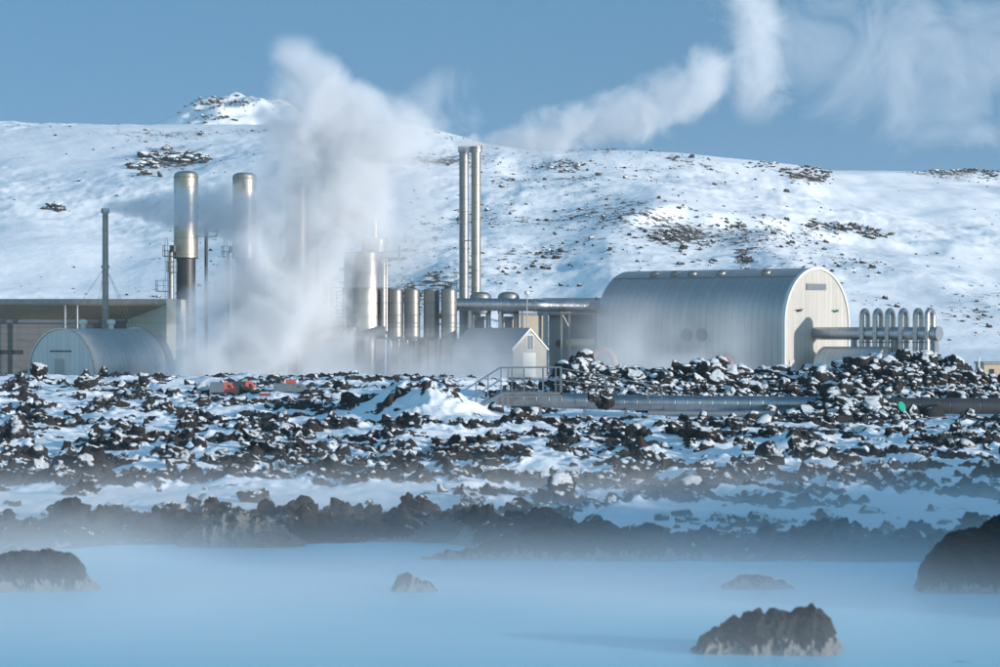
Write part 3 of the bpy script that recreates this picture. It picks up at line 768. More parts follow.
MB().tube([(x(384),-1.2,z(268)),(x(386),-1.2,z(262)),(x(392),-1.2,z(258.8)),(x(398),-1.2,z(258.8))], .22, 10).build('bracket', 'dark', o)
MB().tube([(x(386),-4.2,z(332.5)),(x(379),-4.2,z(332.5)),(x(375.5),-4.2,z(333.5)),(x(373),-4.2,z(336)),(x(371.2),-4.2,z(340)),(x(371),-4.2,z(345)),(x(371),-4.2,0)], .92, 22).build('elbow_pipe', 'steel_dull', sp_)
# --- gantry and thin pipe left of it
gt, q, s = root_at('pipe_gantry', 'dark ladder gantry with small platforms behind the bright column', 'gantry', 340, 412)
x = lambda a: q(a, 0).x
z = lambda y: q(0, y).z
MB().tube([(x(344.5),0,0),(x(344.5),0,z(288))], .35, 14).build('mast', 'dark', gt)
for yy in (295, 306, 318):
    o = MB().box((x(331),-1,z(yy)-.1), (x(345),1,z(yy))).build('platform', 'bluegrey', gt); rails(MB(), [(x(345),-1,z(yy)),(x(331),-1,z(yy)),(x(331),1,z(yy))], 1.1, .05).build('railing', 'dark', o)
for xx in (333, 337): MB().bar((x(xx),-.8,0), (x(xx),-.8,z(292)), .16).build('post', 'dark', gt)
vp = tag(MB().tube([(0,0,0),(0,0,PZ(282,409)-GZ)], .3, 14).build('vent_stack', 'steel_warm'), 'thin rusty-topped pipe standing in the steam beside the gantry', 'pipe'); vp.location = (PX(325.5,409), 409, GZ)

# --- round-shouldered hall in the steam
rh, q, s = root_at('steel_shed', 'rounded steel shed wrapped in steam below the bright column', 'shed', 327, 397)
x = lambda a: q(a, 0).x
z = lambda y: q(0, y).z
poly = [(-4.2,0)] + [(-4.2+1.9*(1-math.cos(PI/2*k/10)), z(338.5)+1.6*math.sin(PI/2*k/10)) for k in range(11)] + [(4.2-1.9*(1-math.cos(PI/2*k/10)), z(338.5)+1.6*math.sin(PI/2*k/10)) for k in range(10,-1,-1)] + [(4.2,0)]
MB().prism(poly, x(299.5), x(355), 'yz').build('shell', 'hall_bright', rh)
MB().add([(x(303),-2,z(328)),(x(346),-2,z(328)),(x(344),2,z(318)),(x(308),2,z(318)),(x(303),3,z(328)),(x(346),3,z(328))], [(0,1,2,3),(3,2,5,4),(0,3,4),(1,5,2),(0,4,5,1)]).build('roof', 'roof_dark', rh, 0)
MB().box((x(335),-4.26,0), (x(342),-4.1,2.4)).build('door', 'gable_grey', rh)

# --- silos
def silo_at(px, front, label, first=None):
    Y = 403
    if first is not None and not front: return dup(first, (PX(px, Y), Y, GZ), label)
    r, q, s = root_at('silo', label, 'silo', px, Y-(1.5 if front else 0), group='row of four steel silos')
    z = lambda y: q(0, y).z
    MB().lathe([(.75, z(341)),(1.14, z(337)),(1.14, z(290.5)),(1.05, z(289.2)),(.1, z(288.4))], n=36).build('tank', 'silo', r)
    mb = MB()
    for y in (300, 311.5, 323, 334): mb.lathe([(1.13, z(y+.5)),(1.18, z(y+.4)),(1.18, z(y-.4)),(1.13, z(y-.5))], n=36)
    mb.build('hoops', 'steel_dull', r)
    if front: MB().lathe([(1.9,0),(1.55, z(358)),(1.35, z(345)),(1.15, z(338))], n=36).build('skirt', 'silo', r)
    else:
        for a in range(4): MB().tube([(.85*math.cos(a*PI/2+.7), .85*math.sin(a*PI/2+.7), 0), (.85*math.cos(a*PI/2+.7), .85*math.sin(a*PI/2+.7), z(339))], .12, 8).build('leg', 'grey', r)
    return r
s1 = silo_at(395.2, False, 'banded steel silo next to the bright column')
silo_at(412.2, False, 'banded steel silo second from the bright column', s1)
silo_at(431.5, False, 'banded steel silo just behind the one with the flared skirt', s1)
s4 = silo_at(449, True, 'banded steel silo with flared skirt where the big pipe starts')
mb = MB(); rails(mb, [(-2.2,0,0),(1.1,0,0)], .9, .05); mb.bar((-.9,0,0), (-.9,0,1.8), .06); mb.bar((.85,0,0), (.85,0,1.6), .06); mb.bar((-.9,0,1.3), (-.2,0,1.3), .05)
mb.build('top_railing', 'dark', s4).location = (0, 0, PZ(288.4, 401.5)-GZ)
bb, q, s = root_at('silo_base_building', 'long grey low building under the row of silos', 'building', 420, 407)
x = lambda a: q(a, 0).x
z = lambda y: q(0, y).z
MB().box((x(386),1.6,0), (x(462),8,z(339.5))).build('wall', 'wall_grey', bb, 0)
MB().box((x(386)-.2,1.3,z(339.4)), (x(462)+.2,8.3,z(337.5))).build('roof', 'roof_dark', bb, 0)
for k in range(5): w_ = MB().box((x(408+k*3.6),1.5,z(346)), (x(410.6+k*3.6),1.7,z(341))).build('window', 'dark', bb)
mb = MB().tube([(x(441.5),-5.5,0),(x(441.5),-5.5,z(355))], .16, 10); 
vp = tag(mb.build('bollard_pipe', 'cream'), 'short cream standpipe in front of the silo skirt', 'pipe'); vp.location = (PX(420,407), 407, GZ)

# --- twin chimneys
for px_, lab, m in ((464, 'darker of the twin tall steel chimneys, next to the silos', 'steel_dull'), (476, 'brighter of the twin tall steel chimneys, next to the drums', 'steel_warm')):  # first shaft gets duller steel: its shaded tone put into the colour
    Y = 428 if m == 'steel_dull' else 425
    r, q, s = root_at('tall_chimney', lab, 'chimney', px_, Y, group='twin tall chimneys')
    MB().tube([(0,0,0), q(px_, 152)], .72, 28).build('shaft', m, r)
    MB().tube([q(px_, 152.5), q(px_, 146.5)], .92, 28).build('cap', 'steel_dull', r)
    for yy in (175, 208, 241, 270): MB().tube([q(px_, yy+.5), q(px_, yy-.5)], .78, 28).build('ring_band', 'grey', r)
    if m != 'steel_dull': MB().bar(q(465, 240, 3.0), q(475, 240, 0), .14).build('tie_bar', 'grey', r)

# --- flash drums behind the big pipe
for px_, yt, lab in ((480.5, 292, 'domed steel drum at the foot of the twin chimneys'), (508.5, 291, 'domed steel drum between the twin chimneys and the lamp post')):
    r, q, s = root_at('steam_drum', lab, 'drum', px_, 422, group='domed drums behind the big pipe')
    z = lambda y: q(0, y).z
    w = 10.8*s
    MB().lathe([(w*.96, z(314)),(w, z(312)),(w, z(297)),(w*.9, z(294.3)),(w*.6, z(292.4)),(w*.1, z(291.7))], n=36).build('drum', 'steel_dull', r)
    for dx in (-7.5, 7.8): MB().tube([q(px_+dx, 376), q(px_+dx, 313)], 2.6*s, 16).build('leg', 'steel', r)
    MB().box((q(px_-4,0).x,-.4,z(332)), (q(px_+4,0).x,.4,z(317))).build('junction_box', 'wall_grey', r)
    MB().bar(q(px_-9, 318), q(px_+9, 318), .5).build('cross_beam', 'white', r)

# --- big pipe
bp, q, s = root_at('steam_main', 'fat bright steel pipe running from the silos into the big barrel hall', 'pipe', 530, 404)
MB().tube([q(456, 304.5), q(500, 304.7), q(536, 305.2)], .90, 32).build('pipe', 'pipe_x', bp)
MB().tube([q(535, 305.2), q(540, 305.3), q(545, 305.5,.6), q(552, 305.6, 1.6), q(580, 305.7, 5), q(622, 306, 12)], .88, 32).build('pipe', metal('steel_pipe_shade', (.36,.38,.41), .36, 1.0, 'X', stain=.3), bp)
MB().tube([q(534, 305.2), q(537, 305.2)], .97, 32).build('flange', 'steel', bp)
for xx, dy in ((562, 2.6), (570, 3.6)): MB().bar(q(xx, 312, dy), q(xx, 376, dy), .3).build('leg', 'steel_dull', bp)
MB().bar(q(562, 313, 2.6), q(570, 328, 3.6), .18).build('brace', 'steel_dull', bp)
MB().box(q(560, 313.6, 2.0), q(572, 311.4, 4.4)).build('saddle', 'steel_dull', bp)
for xx in (470, 500, 522): MB().box(q(xx-1.2, 376, -.2), q(xx+1.2, 311, .3)).build('leg', 'grey', bp)
MB().tube([q(598, 300, 8), q(598, 296.5, 8)], .18, 10).build('valve', 'dark', bp)

# --- gabled house
HYh = 390.0
th = math.radians(42); hn = Vector((math.sin(th), -math.cos(th), 0))
hs_ = thing('gabled_house', 'small pale gabled house with white door and tall slit window', 'house', (PX(530, HYh), HYh, GZ), math.atan2(hn.y, hn.x))
hw, ze, zp = 3.15, PZ(349, HYh)-GZ, PZ(329.5, HYh)-GZ
MB().prism([(-hw,0),(-hw,ze),(0,zp),(hw,ze),(hw,0)], -.25, 0, 'yz').build('gable_wall', 'boards', hs_, 0)
MB().box((-12.6,-hw,0), (-.26,-hw+.2,ze)).build('side_wall', 'concrete_dark', hs_, 0)
MB().box((-12.6,hw-.2,0), (-.26,hw,ze)).build('side_wall', 'concrete_dark', hs_, 0)
MB().prism([(-hw,0),(-hw,ze),(0,zp),(hw,ze),(hw,0)], -12.85, -12.61, 'yz').build('rear_wall', 'boards', hs_, 0)
k = (zp-ze)/hw
MB().prism([(-hw-.25,ze-.25*k+.02),(0,zp+.02),(hw+.25,ze-.25*k+.02),(hw+.25,ze-.25*k+.24),(0,zp+.24),(-hw-.25,ze-.25*k+.24)], -13.0, .02, 'yz').build('roof', 'roof_dark', hs_, 0)
MB().prism([(-hw-.27,ze-.27*k-.06),(0,zp-.06),(hw+.27,ze-.27*k-.06),(hw+.27,ze-.27*k+.27),(0,zp+.27),(-hw-.27,ze-.27*k+.27)], .025, .14, 'yz').build('bargeboard', 'white', hs_, 0)
MB().box((-.05,-1.35,0), (.06,1.05,PZ(352.5,HYh)-GZ)).build('door', 'white', hs_, 0)
w_ = MB().box((-.05,-.62,PZ(350,HYh)-GZ), (.05,.62,PZ(334.5,HYh)-GZ)).build('window', 'white', hs_, 0)
MB().box((0,-.5,PZ(349.4,HYh)-GZ), (.07,-.05,PZ(335.5,HYh)-GZ)).build('pane', 'glass_pale', w_, 0); MB().box((0,.05,PZ(349.4,HYh)-GZ), (.07,.5,PZ(335.5,HYh)-GZ)).build('pane', 'glass_pale', w_, 0)

# --- concrete plant building between house and hall
cb, q, s = root_at('concrete_building', 'blocky concrete building with round window under the fat pipe', 'building', 575, 418)
x = lambda a: q(a, 0).x
z = lambda y: q(0, y).z
MB().box((x(538),-1.2,z(315)), (x(625),9,z(298))).build('parapet', 'concrete', cb, 0)
MB().box((x(550),0,0), (x(624),8.8,z(315.1))).build('wall', 'concrete', cb, 0)
MB().box((x(538.5),-1.0,0), (x(541.5),.5,z(315.1))).build('pier', 'concrete', cb, 0)
mb = MB().box((x(543),-1.6,0), (x(548),-.6,z(307))); mb.box((x(541.5),-1.7,z(307.1)), (x(549.5),-.5,z(304.5))); mb.build('duct', 'concrete', cb, 0)
mb = MB().box((x(592),-1.6,0), (x(597),-.6,z(307))); mb.box((x(591),-1.7,z(307.1)), (x(598.5),-.5,z(304.5))); mb.build('duct', 'concrete', cb, 0)
o = MB().tube([(x(559),.1,z(343.5)),(x(559),-.2,z(343.5))], 4.6*s, 26).build('round_window', 'grey', cb); MB().tube([(x(559),-.15,z(343.5)),(x(559),-.25,z(343.5))], 3.7*s, 26).build('pane', 'glass', o)
hv = tag(MB().tube([(-2.0,0,0),(-1.8,0,0),(1.9,0,0),(2.1,0,0)], [.5,.62,.62,.5], 18).build('pump_vessel', 'tan'), 'small tan horizontal vessel by the concrete wall', 'vessel'); hv.location = pt(580, 343, 412)
MB().box((-1.5,-.3,-6), (-1.2,.3,-.55)).build('leg', 'grey', hv); MB().box((1.2,-.3,-6), (1.5,.3,-.55)).build('leg', 'grey', hv)
for (px_, py_, Y, sc, lab) in ((603, 362, 401, 2.0, 'faded red pipe bend half hidden by steam beside the big barrel hall'), (725, 363, 386, 1.1, 'faint red pipe bend against the steamy flank of the big barrel hall')):
    o = tag(MB().tube([(-sc*math.cos(PI*k/14)*.85, 0, sc*math.sin(PI*k/14)) for k in range(15)], sc*.24, 16).build('red_pipe_bend', 'red'), lab, 'pipe'); o.location = (PX(px_, Y), Y, PZ(py_, Y)-.3)
    for sg in (-1, 1): MB().tube([(sg*sc*.85,0,-5),(sg*sc*.85,0,0)], sc*.24, 16).build('leg', 'red', o)
tb, q, s = root_at('tan_store', 'low tan store building seen past the lamp post', 'building', 528, 455)
MB().box(q(512, 377, 0), q(545, 315, 8)).build('wall', 'tan', tb, 0); MB().box(q(511, 315, -.3), q(546, 312.5, 8.3)).build('roof', 'roof_dark', tb, 0)
MB().box(q(521, 377, -.1), q(526, 340, .1)).build('door', 'dark', tb, 0)
ts, q, s = root_at('end_store', 'low tan shed just past the end of the rubble bank', 'building', 995, 330, z=1.5)
MB().box(q(984, 385, 0), q(1030, 364, 6)).build('wall', 'tan', ts, 0); MB().box(q(983, 364, -.3), q(1031, 362, 6.3)).build('roof', 'roof_dark', ts, 0); MB().box(q(990, 385, -.1), q(994, 369, .1)).build('door', 'dark', ts, 0)
po = tag(MB().tube([(0,0,0),(0,0,4.2)], .1, 10).build('marker_post', 'white'), 'pale thin post at the end of the rubble bank', 'post'); po.location = (PX(979,318), 318, PZ(372,318)-2.5)

# --- lamp post
lp, q, s = root_at('lamp_post', 'tall thin lamp post rising past the fat pipe', 'lamp post', 527, 402)
MB().tube([(0,0,0), q(527, 294)], [.13,.07], 12).build('pole', 'grey', lp)
MB().lathe([(.1,0),(.34,.1),(.42,.35),(.3,.55),(.05,.62)], q(527, 295), 20).build('lamp_head', 'white', lp)
MB().bar(q(524.5, 296), q(529.5, 296), .1).build('cross_arm', 'grey', lp)

# ------------------------------------------------------------------ pipes in front of the rubble bank
def gx(px, d): return float(ground_z(np.array([float(px)]), np.array([float(d)]))[0])
PY_ = 223.0
gp, q, s = root_at('surface_pipe', 'long grey ribbed pipe lying in the snow in front of the rubble bank', 'pipe', 650, PY_, z=1.2)
MB().tube([q(496, 397.0), q(560, 400.5), q(620, 402.5), q(720, 403.5), q(830, 404.5)], .62, 28).build('pipe', 'pipe_x', gp)
for xx in (540, 585, 626, 663, 700, 740, 782): 
    yy = float(np.interp(xx, [496,560,620,720,830], [397,400.5,402.5,403.5,404.5]))
    MB().box((q(xx-1.3,0).x,-.35,-.6), (q(xx+1.3,0).x,.35,q(0, yy+7).z)).build('support', 'bluegrey', gp)
tp = tag(MB().tube([(PX(648,218)-PX(725,218),0,.05),(PX(725,218)-PX(725,218),0,0),(PX(830,218)-PX(725,218),0,-.05)], .24, 16).build('small_pipe', 'grey'), 'thinner grey pipe lying just below the ribbed grey pipe', 'pipe'); tp.location = (PX(725,218), 218, PZ(413.5,218))
dp, q, s = root_at('dark_pipe', 'thick dark pipe emerging from the rubble heap', 'pipe', 950, PY_, z=1.2)
MB().tube([q(868, 405.8), q(1120, 406.5)], .64, 28).build('pipe', 'black_pipe', dp)
for xx in (915, 962, 1009): MB().box((q(xx-1.3,0).x,-.35,-.6), (q(xx+1.3,0).x,.35,q(0, 413.5).z)).build('support', 'dark', dp)
tp = tag(MB().tube([(-5,0,.02),(0,0,0),(9,0,.1)], .12, 12).build('hose_pipe', 'bluegrey'), 'slim grey pipe with coloured bands under the dark pipe', 'pipe'); tp.location = (PX(950,217), 217, PZ(419.6,217))
for px_, m, n in ((919.5,'green','green_band'), (936,'orange','orange_band'), (915.5,'dark_red','red_band')):
    o = MB().tube([(PX(px_,217)-PX(950,217)-.12,0,.01),(PX(px_,217)-PX(950,217)+.12,0,.01)], .17, 12).build(n, m, tp)
tr = tag(MB().tube([(-1.6,0,-.08),(2.5,0,.12)], .09, 10).build('red_pipe', 'rust'), 'short rusty red pipe lying under the end of the dark pipe', 'pipe'); tr.location = (PX(995,216), 216, PZ(417.8,216))
gm = thing('trail_marker', 'oval turquoise marker disc on a leaning white stick', 'marker', (PX(908,214), 214, PZ(417,214)-.3))
MB().bar((.35,0,0), (-.42,0,1.02), .09).build('stick', 'white', gm)
o = MB().lathe([(.02,-.05),(.28,-.04),(.31,0),(.28,.04),(.02,.05)], n=24).build('disc', 'green', gm); o.rotation_euler = (PI/2, -.45, 0); o.scale = (.85, 1.35, 1); o.location = (-.48, -.05, 1.1)

# ------------------------------------------------------------------ footbridge over the pipe
FY = 219.0
fb, q, s = root_at('footbridge', 'grey steel footbridge with railings and steps crossing the pipe', 'footbridge', 533, FY, z=1.3)
Wd = 1.3
def B(a, b, dy): v = q(a, b, dy); return v
MB().box(tuple(B(501, 394.6, -Wd)), tuple(B(562, 392.2, Wd))).build('deck', 'grey', fb)
MB().box(tuple(B(501, 396.8, -Wd-.06)), tuple(B(562, 392.0, -Wd-.01))).build('edge_beam', 'steel_dull', fb)
for xx in (502.5, 508, 560.5):
    for dy in (-Wd+.05, Wd-.05): MB().bar(B(xx, 408, dy), B(xx, 394.8, dy), .14).build('leg', 'steel_dull', fb)
st = MB()                                                                    # steps down to the left
for dy in (-Wd-.02, Wd+.02): st.bar(B(503, 393.5, dy), B(470, 411, dy), .1, .3)
st.build('stringer', 'bluegrey', fb)
mb = MB()
for k in range(9): p0, p1 = B(501-k*3.6, 394.5+k*1.9, -Wd), B(501-k*3.6, 394.5+k*1.9, Wd); mb.bar(p0, p1, .3, .05)
mb.build('treads', 'grey', fb)
for dy, nm in ((-Wd, 'near'), (Wd, 'far')):
    mb = MB()
    a = (500, 367.6) if dy < 0 else (527, 367.8)
    for xx in (501, 508, 524, 543, 555.5, 561) if dy < 0 else (512, 524, 543, 561): mb.bar(B(xx, 394.4, dy), B(xx, 367.6, dy), .085 if xx < 560 else .12)
    mb.bar(B(500, 367.6, dy), B(562, 367.2, dy), .09); mb.bar(B(508, 379.5, dy), B(562, 379.0, dy), .07)
    mb.bar(B(500, 367.6, dy), B(463, 391, dy), .09); mb.bar(B(500, 380, dy), B(468, 400, dy), .07)
    for xx, ya, yb in ((488, 375.2, 402), (476, 382.8, 408)): mb.bar(B(xx, yb, dy), B(xx, ya, dy), .08)
    mb.build('railing', 'bluegrey', fb)
rl, q, s = root_at('handrail', 'low handrail sloping down from the footbridge along the grey pipe', 'handrail', 612, 221, z=1.3)
mb = MB(); mb.bar(q(562.5, 368.5), q(618, 378), .085); mb.bar(q(618, 378), q(662, 388), .085); mb.build('top_rail', 'bluegrey', rl)
mb = MB(); mb.bar(q(562.5, 380), q(618, 388), .07); mb.bar(q(618, 388), q(662, 396), .07); mb.build('mid_rail', 'bluegrey', rl)
for xx, ya, yb in ((605, 375.5, 400), (648, 384.5, 402), (662, 387.5, 404)): MB().bar(q(xx, yb), q(xx, ya), .1).build('post', 'bluegrey', rl)

# ------------------------------------------------------------------ vehicles on the track behind the lava crest
def van(px, py, d, label, rz, body, nose, w=1.9, l=3.2, h=1.7, bar=None, flip=1):
    r = thing('parked_van', label, 'van', (PX(px, d), d, PZ(py, d)), rz)
    xc = l/2 - 1.15
    MB().prism([(-l/2,.3),(xc-.01,.3),(xc-.01,h-.02),(-l/2+.22,h-.02),(-l/2+.05,h-.12),(-l/2,h-.3)], -w/2, w/2, 'xz').build('body', body, r, 20)
    cab = MB().prism([(xc,.3),(l/2,.3),(l/2+.02,.82),(l/2-.1,1.0),(l/2-.42,h-.16),(l/2-.6,h-.03),(l/2-.75,h),(xc,h)], -w/2+.01, w/2-.01, 'xz').build('cab', nose, r, 20)
    for y in (-w/2-.005, w/2-.015):
        MB().prism([(xc+.3,1.1),(l/2-.4,1.1),(l/2-.62,h-.24),(xc+.3,h-.24)], y, y+.02, 'xz').build('window', 'glass', cab)
        MB().box((-l/2+.1, y, .62), (xc-.1, y+.02, .7)).build('trim_strip', 'dark', r)
    for xx in (-l/2+.6, l/2-.6):
        for y in (-w/2+.02, w/2-.02):
            wv = MB().tube([(flip*xx, y-.12, .35), (flip*xx, y+.12, .35)], .36, 20).build('wheel', 'rubber', r); MB().tube([(flip*xx, y-.13, .35), (flip*xx, y+.13, .35)], .2, 16).build('rim', 'grey', wv)
    if bar:
        b = MB().box((-.42, -.45, h+.01), (.5, .45, h+.32)).build('roof_light_bar', 'orange', r)
        for sx in (-.56, .51): MB().box((sx, -.46, h+.01), (sx+.13, .46, h+.33)).build('lens', 'white', b)
    return r
van(223, 399.5, 262, 'grey-blue van with bright red cab half sunk behind the lava', .1, 'bluegrey', 'orange', h=1.62, l=2.5)
van(245, 399.5, 266, 'dark van with orange-red cab directly behind the spiky lava rock', .15, 'dark', 'orange', h=1.75, l=2.3)
van(291, 399, 258, 'grey box van with a red light bar on its roof', -.05, 'grey', 'grey', w=2.0, l=3.0, h=1.45, bar=True)
named_boulder(244, 393, 15, 256, 'bankrock', 'spiky dark lava rock right in front of the dark van', 911, flat=1.2)
rc_ = thing('red_crate', 'dark red crate wedged among the lava between the vans', 'crate', (PX(265, 250), 250, PZ(399, 250)))
MB().box((-.5,-.35,0), (.5,.35,.42)).build('box', 'dark_red', rc_, 0); MB().box((-.54,-.39,.421), (.54,.39,.5)).build('lid', 'red', rc_, 0)

# ------------------------------------------------------------------ steam
def steam_mat(name, axis, cen, rad, y0, dens, soft=.5, nscale=.16, namp=1.0, detail=5, ysq=1.0, fade=None, ends=(.02, .12), ytab=None, aniso=0.0, step=1.0, dist=.6, colr=(.93,.94,.96)):
    """density about a curved plume axis. axis 'Z': centre x and radius are functions of height, 'X': of x. cen, rad: [(t, value)] in metres"""
    T = NT(name); p = T.pos(); sp = T.n('SeparateXYZ', ins={0: p})
    t, o_ = (sp.outputs[2], sp.outputs[0]) if axis == 'Z' else (sp.outputs[0], sp.outputs[2])
    def curve(tab):
        t0, t1 = tab[0][0], tab[-1][0]; vs = [v for _, v in tab]; v0, v1 = min(vs), max(vs); dv = (v1-v0) or 1.0
        cr = T.n('FloatCurve'); c = cr.mapping.curves[0]
        P_ = [((a-t0)/(t1-t0), (v-v0)/dv) for a, v in tab]
        c.points[0].location = P_[0]; c.points[1].location = P_[-1]
        for a in P_[1:-1]: c.points.new(*a)
        for k_ in c.points: k_.handle_type = 'VECTOR'
        cr.mapping.use_clip = True; cr.mapping.update()
        T.t.links.new(T.n('MapRange', ins={0: t, 1: t0, 2: t1, 3: 0.0, 4: 1.0}).outputs[0], cr.inputs['Value'])
        return T.math('ADD', T.math('MULTIPLY', cr.outputs[0], dv), v0)
    c, r = curve(cen), curve(rad)
    dx = T.math('DIVIDE', T.math('SUBTRACT', o_, c), r)
    dy = T.math('DIVIDE', T.math('SUBTRACT', sp.outputs[1], curve(ytab) if ytab else y0), T.math('MULTIPLY', r, ysq))
    dd = T.math('SQRT', T.math('ADD', T.math('MULTIPLY', dx, dx), T.math('MULTIPLY', dy, dy)))
    n = T.noise(p, nscale, detail, .65, dist)
    f = T.math('ADD', T.math('SUBTRACT', 1.0, dd), T.math('MULTIPLY', T.math('SUBTRACT', n, .52), namp*2.2))
    f = T.ramp(f, 0.0, soft, 0.0, dens)
    f = T.math('MULTIPLY', f, T.ramp(dd, 1.3, 1.0))
    ta, tb_ = cen[0][0], cen[-1][0]; e0, e1 = ends[0]*(tb_-ta), ends[1]*(tb_-ta)
    f = T.math('MULTIPLY', f, T.math('MULTIPLY', T.ramp(t, ta, ta+e0), T.ramp(t, tb_, tb_-e1)))
    if fade: f = T.math('MULTIPLY', f, curve(fade))
    v = T.n('VolumePrincipled', ins={'Color': (*colr, 1), 'Density': f, 'Anisotropy': aniso})
    T.t.links.new(v.outputs[0], T.out.inputs['Volume'])
    T.m.cycles.volume_step_rate = step
    try: T.m.volume_intersection_method = 'FAST'
    except Exception: pass
    return T.m
def plume(name, label, axis, line, y0, m, cat='steam', grow=1.3, ysq=1.0, ytab=None):
    """lumpy closed hull round the plume. line: (t, centre, radius)"""
    ts = np.array([a for a, _, _ in line]); tt = np.linspace(ts[0], ts[-1], 44)
    c = np.interp(tt, ts, [b for _, b, _ in line]); r = np.interp(tt, ts, [k for _, _, k in line])*grow
    n = 26; vs = []
    yy = np.interp(tt, [a for a, _ in ytab], [b for _, b in ytab]) if ytab else np.full(len(tt), y0)
    for i in range(len(tt)):
        for k in range(n):
            a = 2*PI*k/n; dx, dy = math.cos(a)*r[i], math.sin(a)*r[i]*ysq
            vs.append((c[i]+dx, yy[i]+dy, tt[i]) if axis == 'Z' else (tt[i], yy[i]+dy, c[i]+dx))
    fs = []
    for i in range(len(tt)-1):
        for k in range(n): a, b = i*n+k, i*n+(k+1) % n; fs.append((a, b, b+n, a+n))
    fs += [tuple(range(n-1,-1,-1)), tuple(range((len(tt)-1)*n, len(tt)*n))]
    o = MB().add(vs, fs).build(name, m, None, 0)
    return tag(o, label, cat, kind='stuff')

def px_line_z(rowsd, Y):   # rows (py, x0, x1) -> (z, centre, radius)
    return sorted((PZ(py, Y), (PX(a, Y)+PX(b, Y))/2, (PX(b, Y)-PX(a, Y))/2) for py, a, b in rowsd)
def px_line_x(colsd, Y):   # cols (px, y0, y1)
    return sorted((PX(px, Y), (PZ(a, Y)+PZ(b, Y))/2, abs(PZ(a, Y)-PZ(b, Y))/2) for px, a, b in colsd)
YA = 388.0
A = px_line_z([(395,142,385),(360,144,375),(330,150,372),(300,160,372),(270,178,382),(240,208,402),(210,232,420),(180,236,432),(150,234,440),(120,234,428),(95,240,398),(72,248,362),(48,256,330),(30,262,318)], YA)
plume('steam_cloud', 'biggest white steam cloud billowing up in front of the steel columns', 'Z', A, YA,
      steam_mat('steam_main_volume', 'Z', [(a,b) for a,b,_ in A], [(a,r) for a,_,r in A], YA, .46, .78, .115, 1.0, 7, ysq=.5, step=.3, ends=(.02,.08), dist=.35), ysq=.55)
Bp = px_line_x([(101,204,214),(110,201,216),(125,196,219),(150,188,226),(180,182,238),(215,178,246),(250,178,254),(285,182,258)], 404)
Yt = [(Bp[0][0],405),(PX(112,404),408),(PX(130,404),414),(PX(160,404),424),(Bp[-1][0],426)]
plume('chimney_steam', 'flat grey steam streamer blowing sideways from the guyed chimney', 'X', Bp, 404,
      steam_mat('chimney_volume', 'X', [(a,b) for a,b,_ in Bp], [(a,r) for a,_,r in Bp], 404, .42, .5, .36, .95, 6, step=.4, fade=[(Bp[0][0],2.5),(PX(125,404),2.0),(PX(160,404),1.0),(Bp[-1][0],1.0)]))
Cp = px_line_x([(450,141,152),(468,136,154),(520,114,164),(560,104,162),(600,90,154),(650,72,146),(690,50,130),(715,34,114),(730,36,98),(742,50,80)], 426)
plume('chimney_steam', 'pale steam plume climbing away from the twin tall chimneys', 'X', Cp, 426,
      steam_mat('twin_volume', 'X', [(a,b) for a,b,_ in Cp], [(a,r) for a,_,r in Cp], 426, .23, .7, .17, 1.15, 7, step=.4, fade=[(Cp[0][0],.6),(PX(470,426),2.2),(PX(520,426),1.8),(PX(620,426),1.1),(PX(700,426),1.0),(Cp[-1][0],.8)]))
Dp = px_line_z([(132,735,775),(110,724,790),(80,718,796),(50,722,796),(20,716,792),(-10,712,785),(-40,705,780)], 430)
plume('steam_wisp', 'upright ragged steam puff drifting at the top of the sky', 'Z', Dp, 430,
      steam_mat('puff_volume', 'Z', [(a,b) for a,b,_ in Dp], [(a,r) for a,_,r in Dp], 430, .18, .7, .17, 1.25, 7, step=.4, ends=(.3,.1)))
Ep = px_line_x([(765,0,90),(800,-30,110),(850,-40,150),(900,-40,170),(950,-40,160),(1000,-40,150),(1060,-40,140)], 450)
plume('steam_wisp', 'thin veil of torn steam in the sky above the end of the hill', 'X', Ep, 450,
      steam_mat('veil_volume', 'X', [(a,b) for a,b,_ in Ep], [(a,r) for a,_,r in Ep], 450, .06, .8, .075, 1.45, 6, ysq=.5, step=.4, dist=1.2), ysq=.5)
Fp = px_line_z([(290,330,420),(250,345,450),(210,355,462),(170,360,470),(130,365,480),(95,390,475),(60,430,470)], 398)
plume('steam_veil', 'thin bluish steam veil trailing off the big cloud towards the twin chimneys', 'Z', Fp, 398,
      steam_mat('trail_volume', 'Z', [(a,b) for a,b,_ in Fp], [(a,r) for a,_,r in Fp], 398, .17, .8, .085, 1.1, 6, ysq=.6, step=.4), ysq=.6)

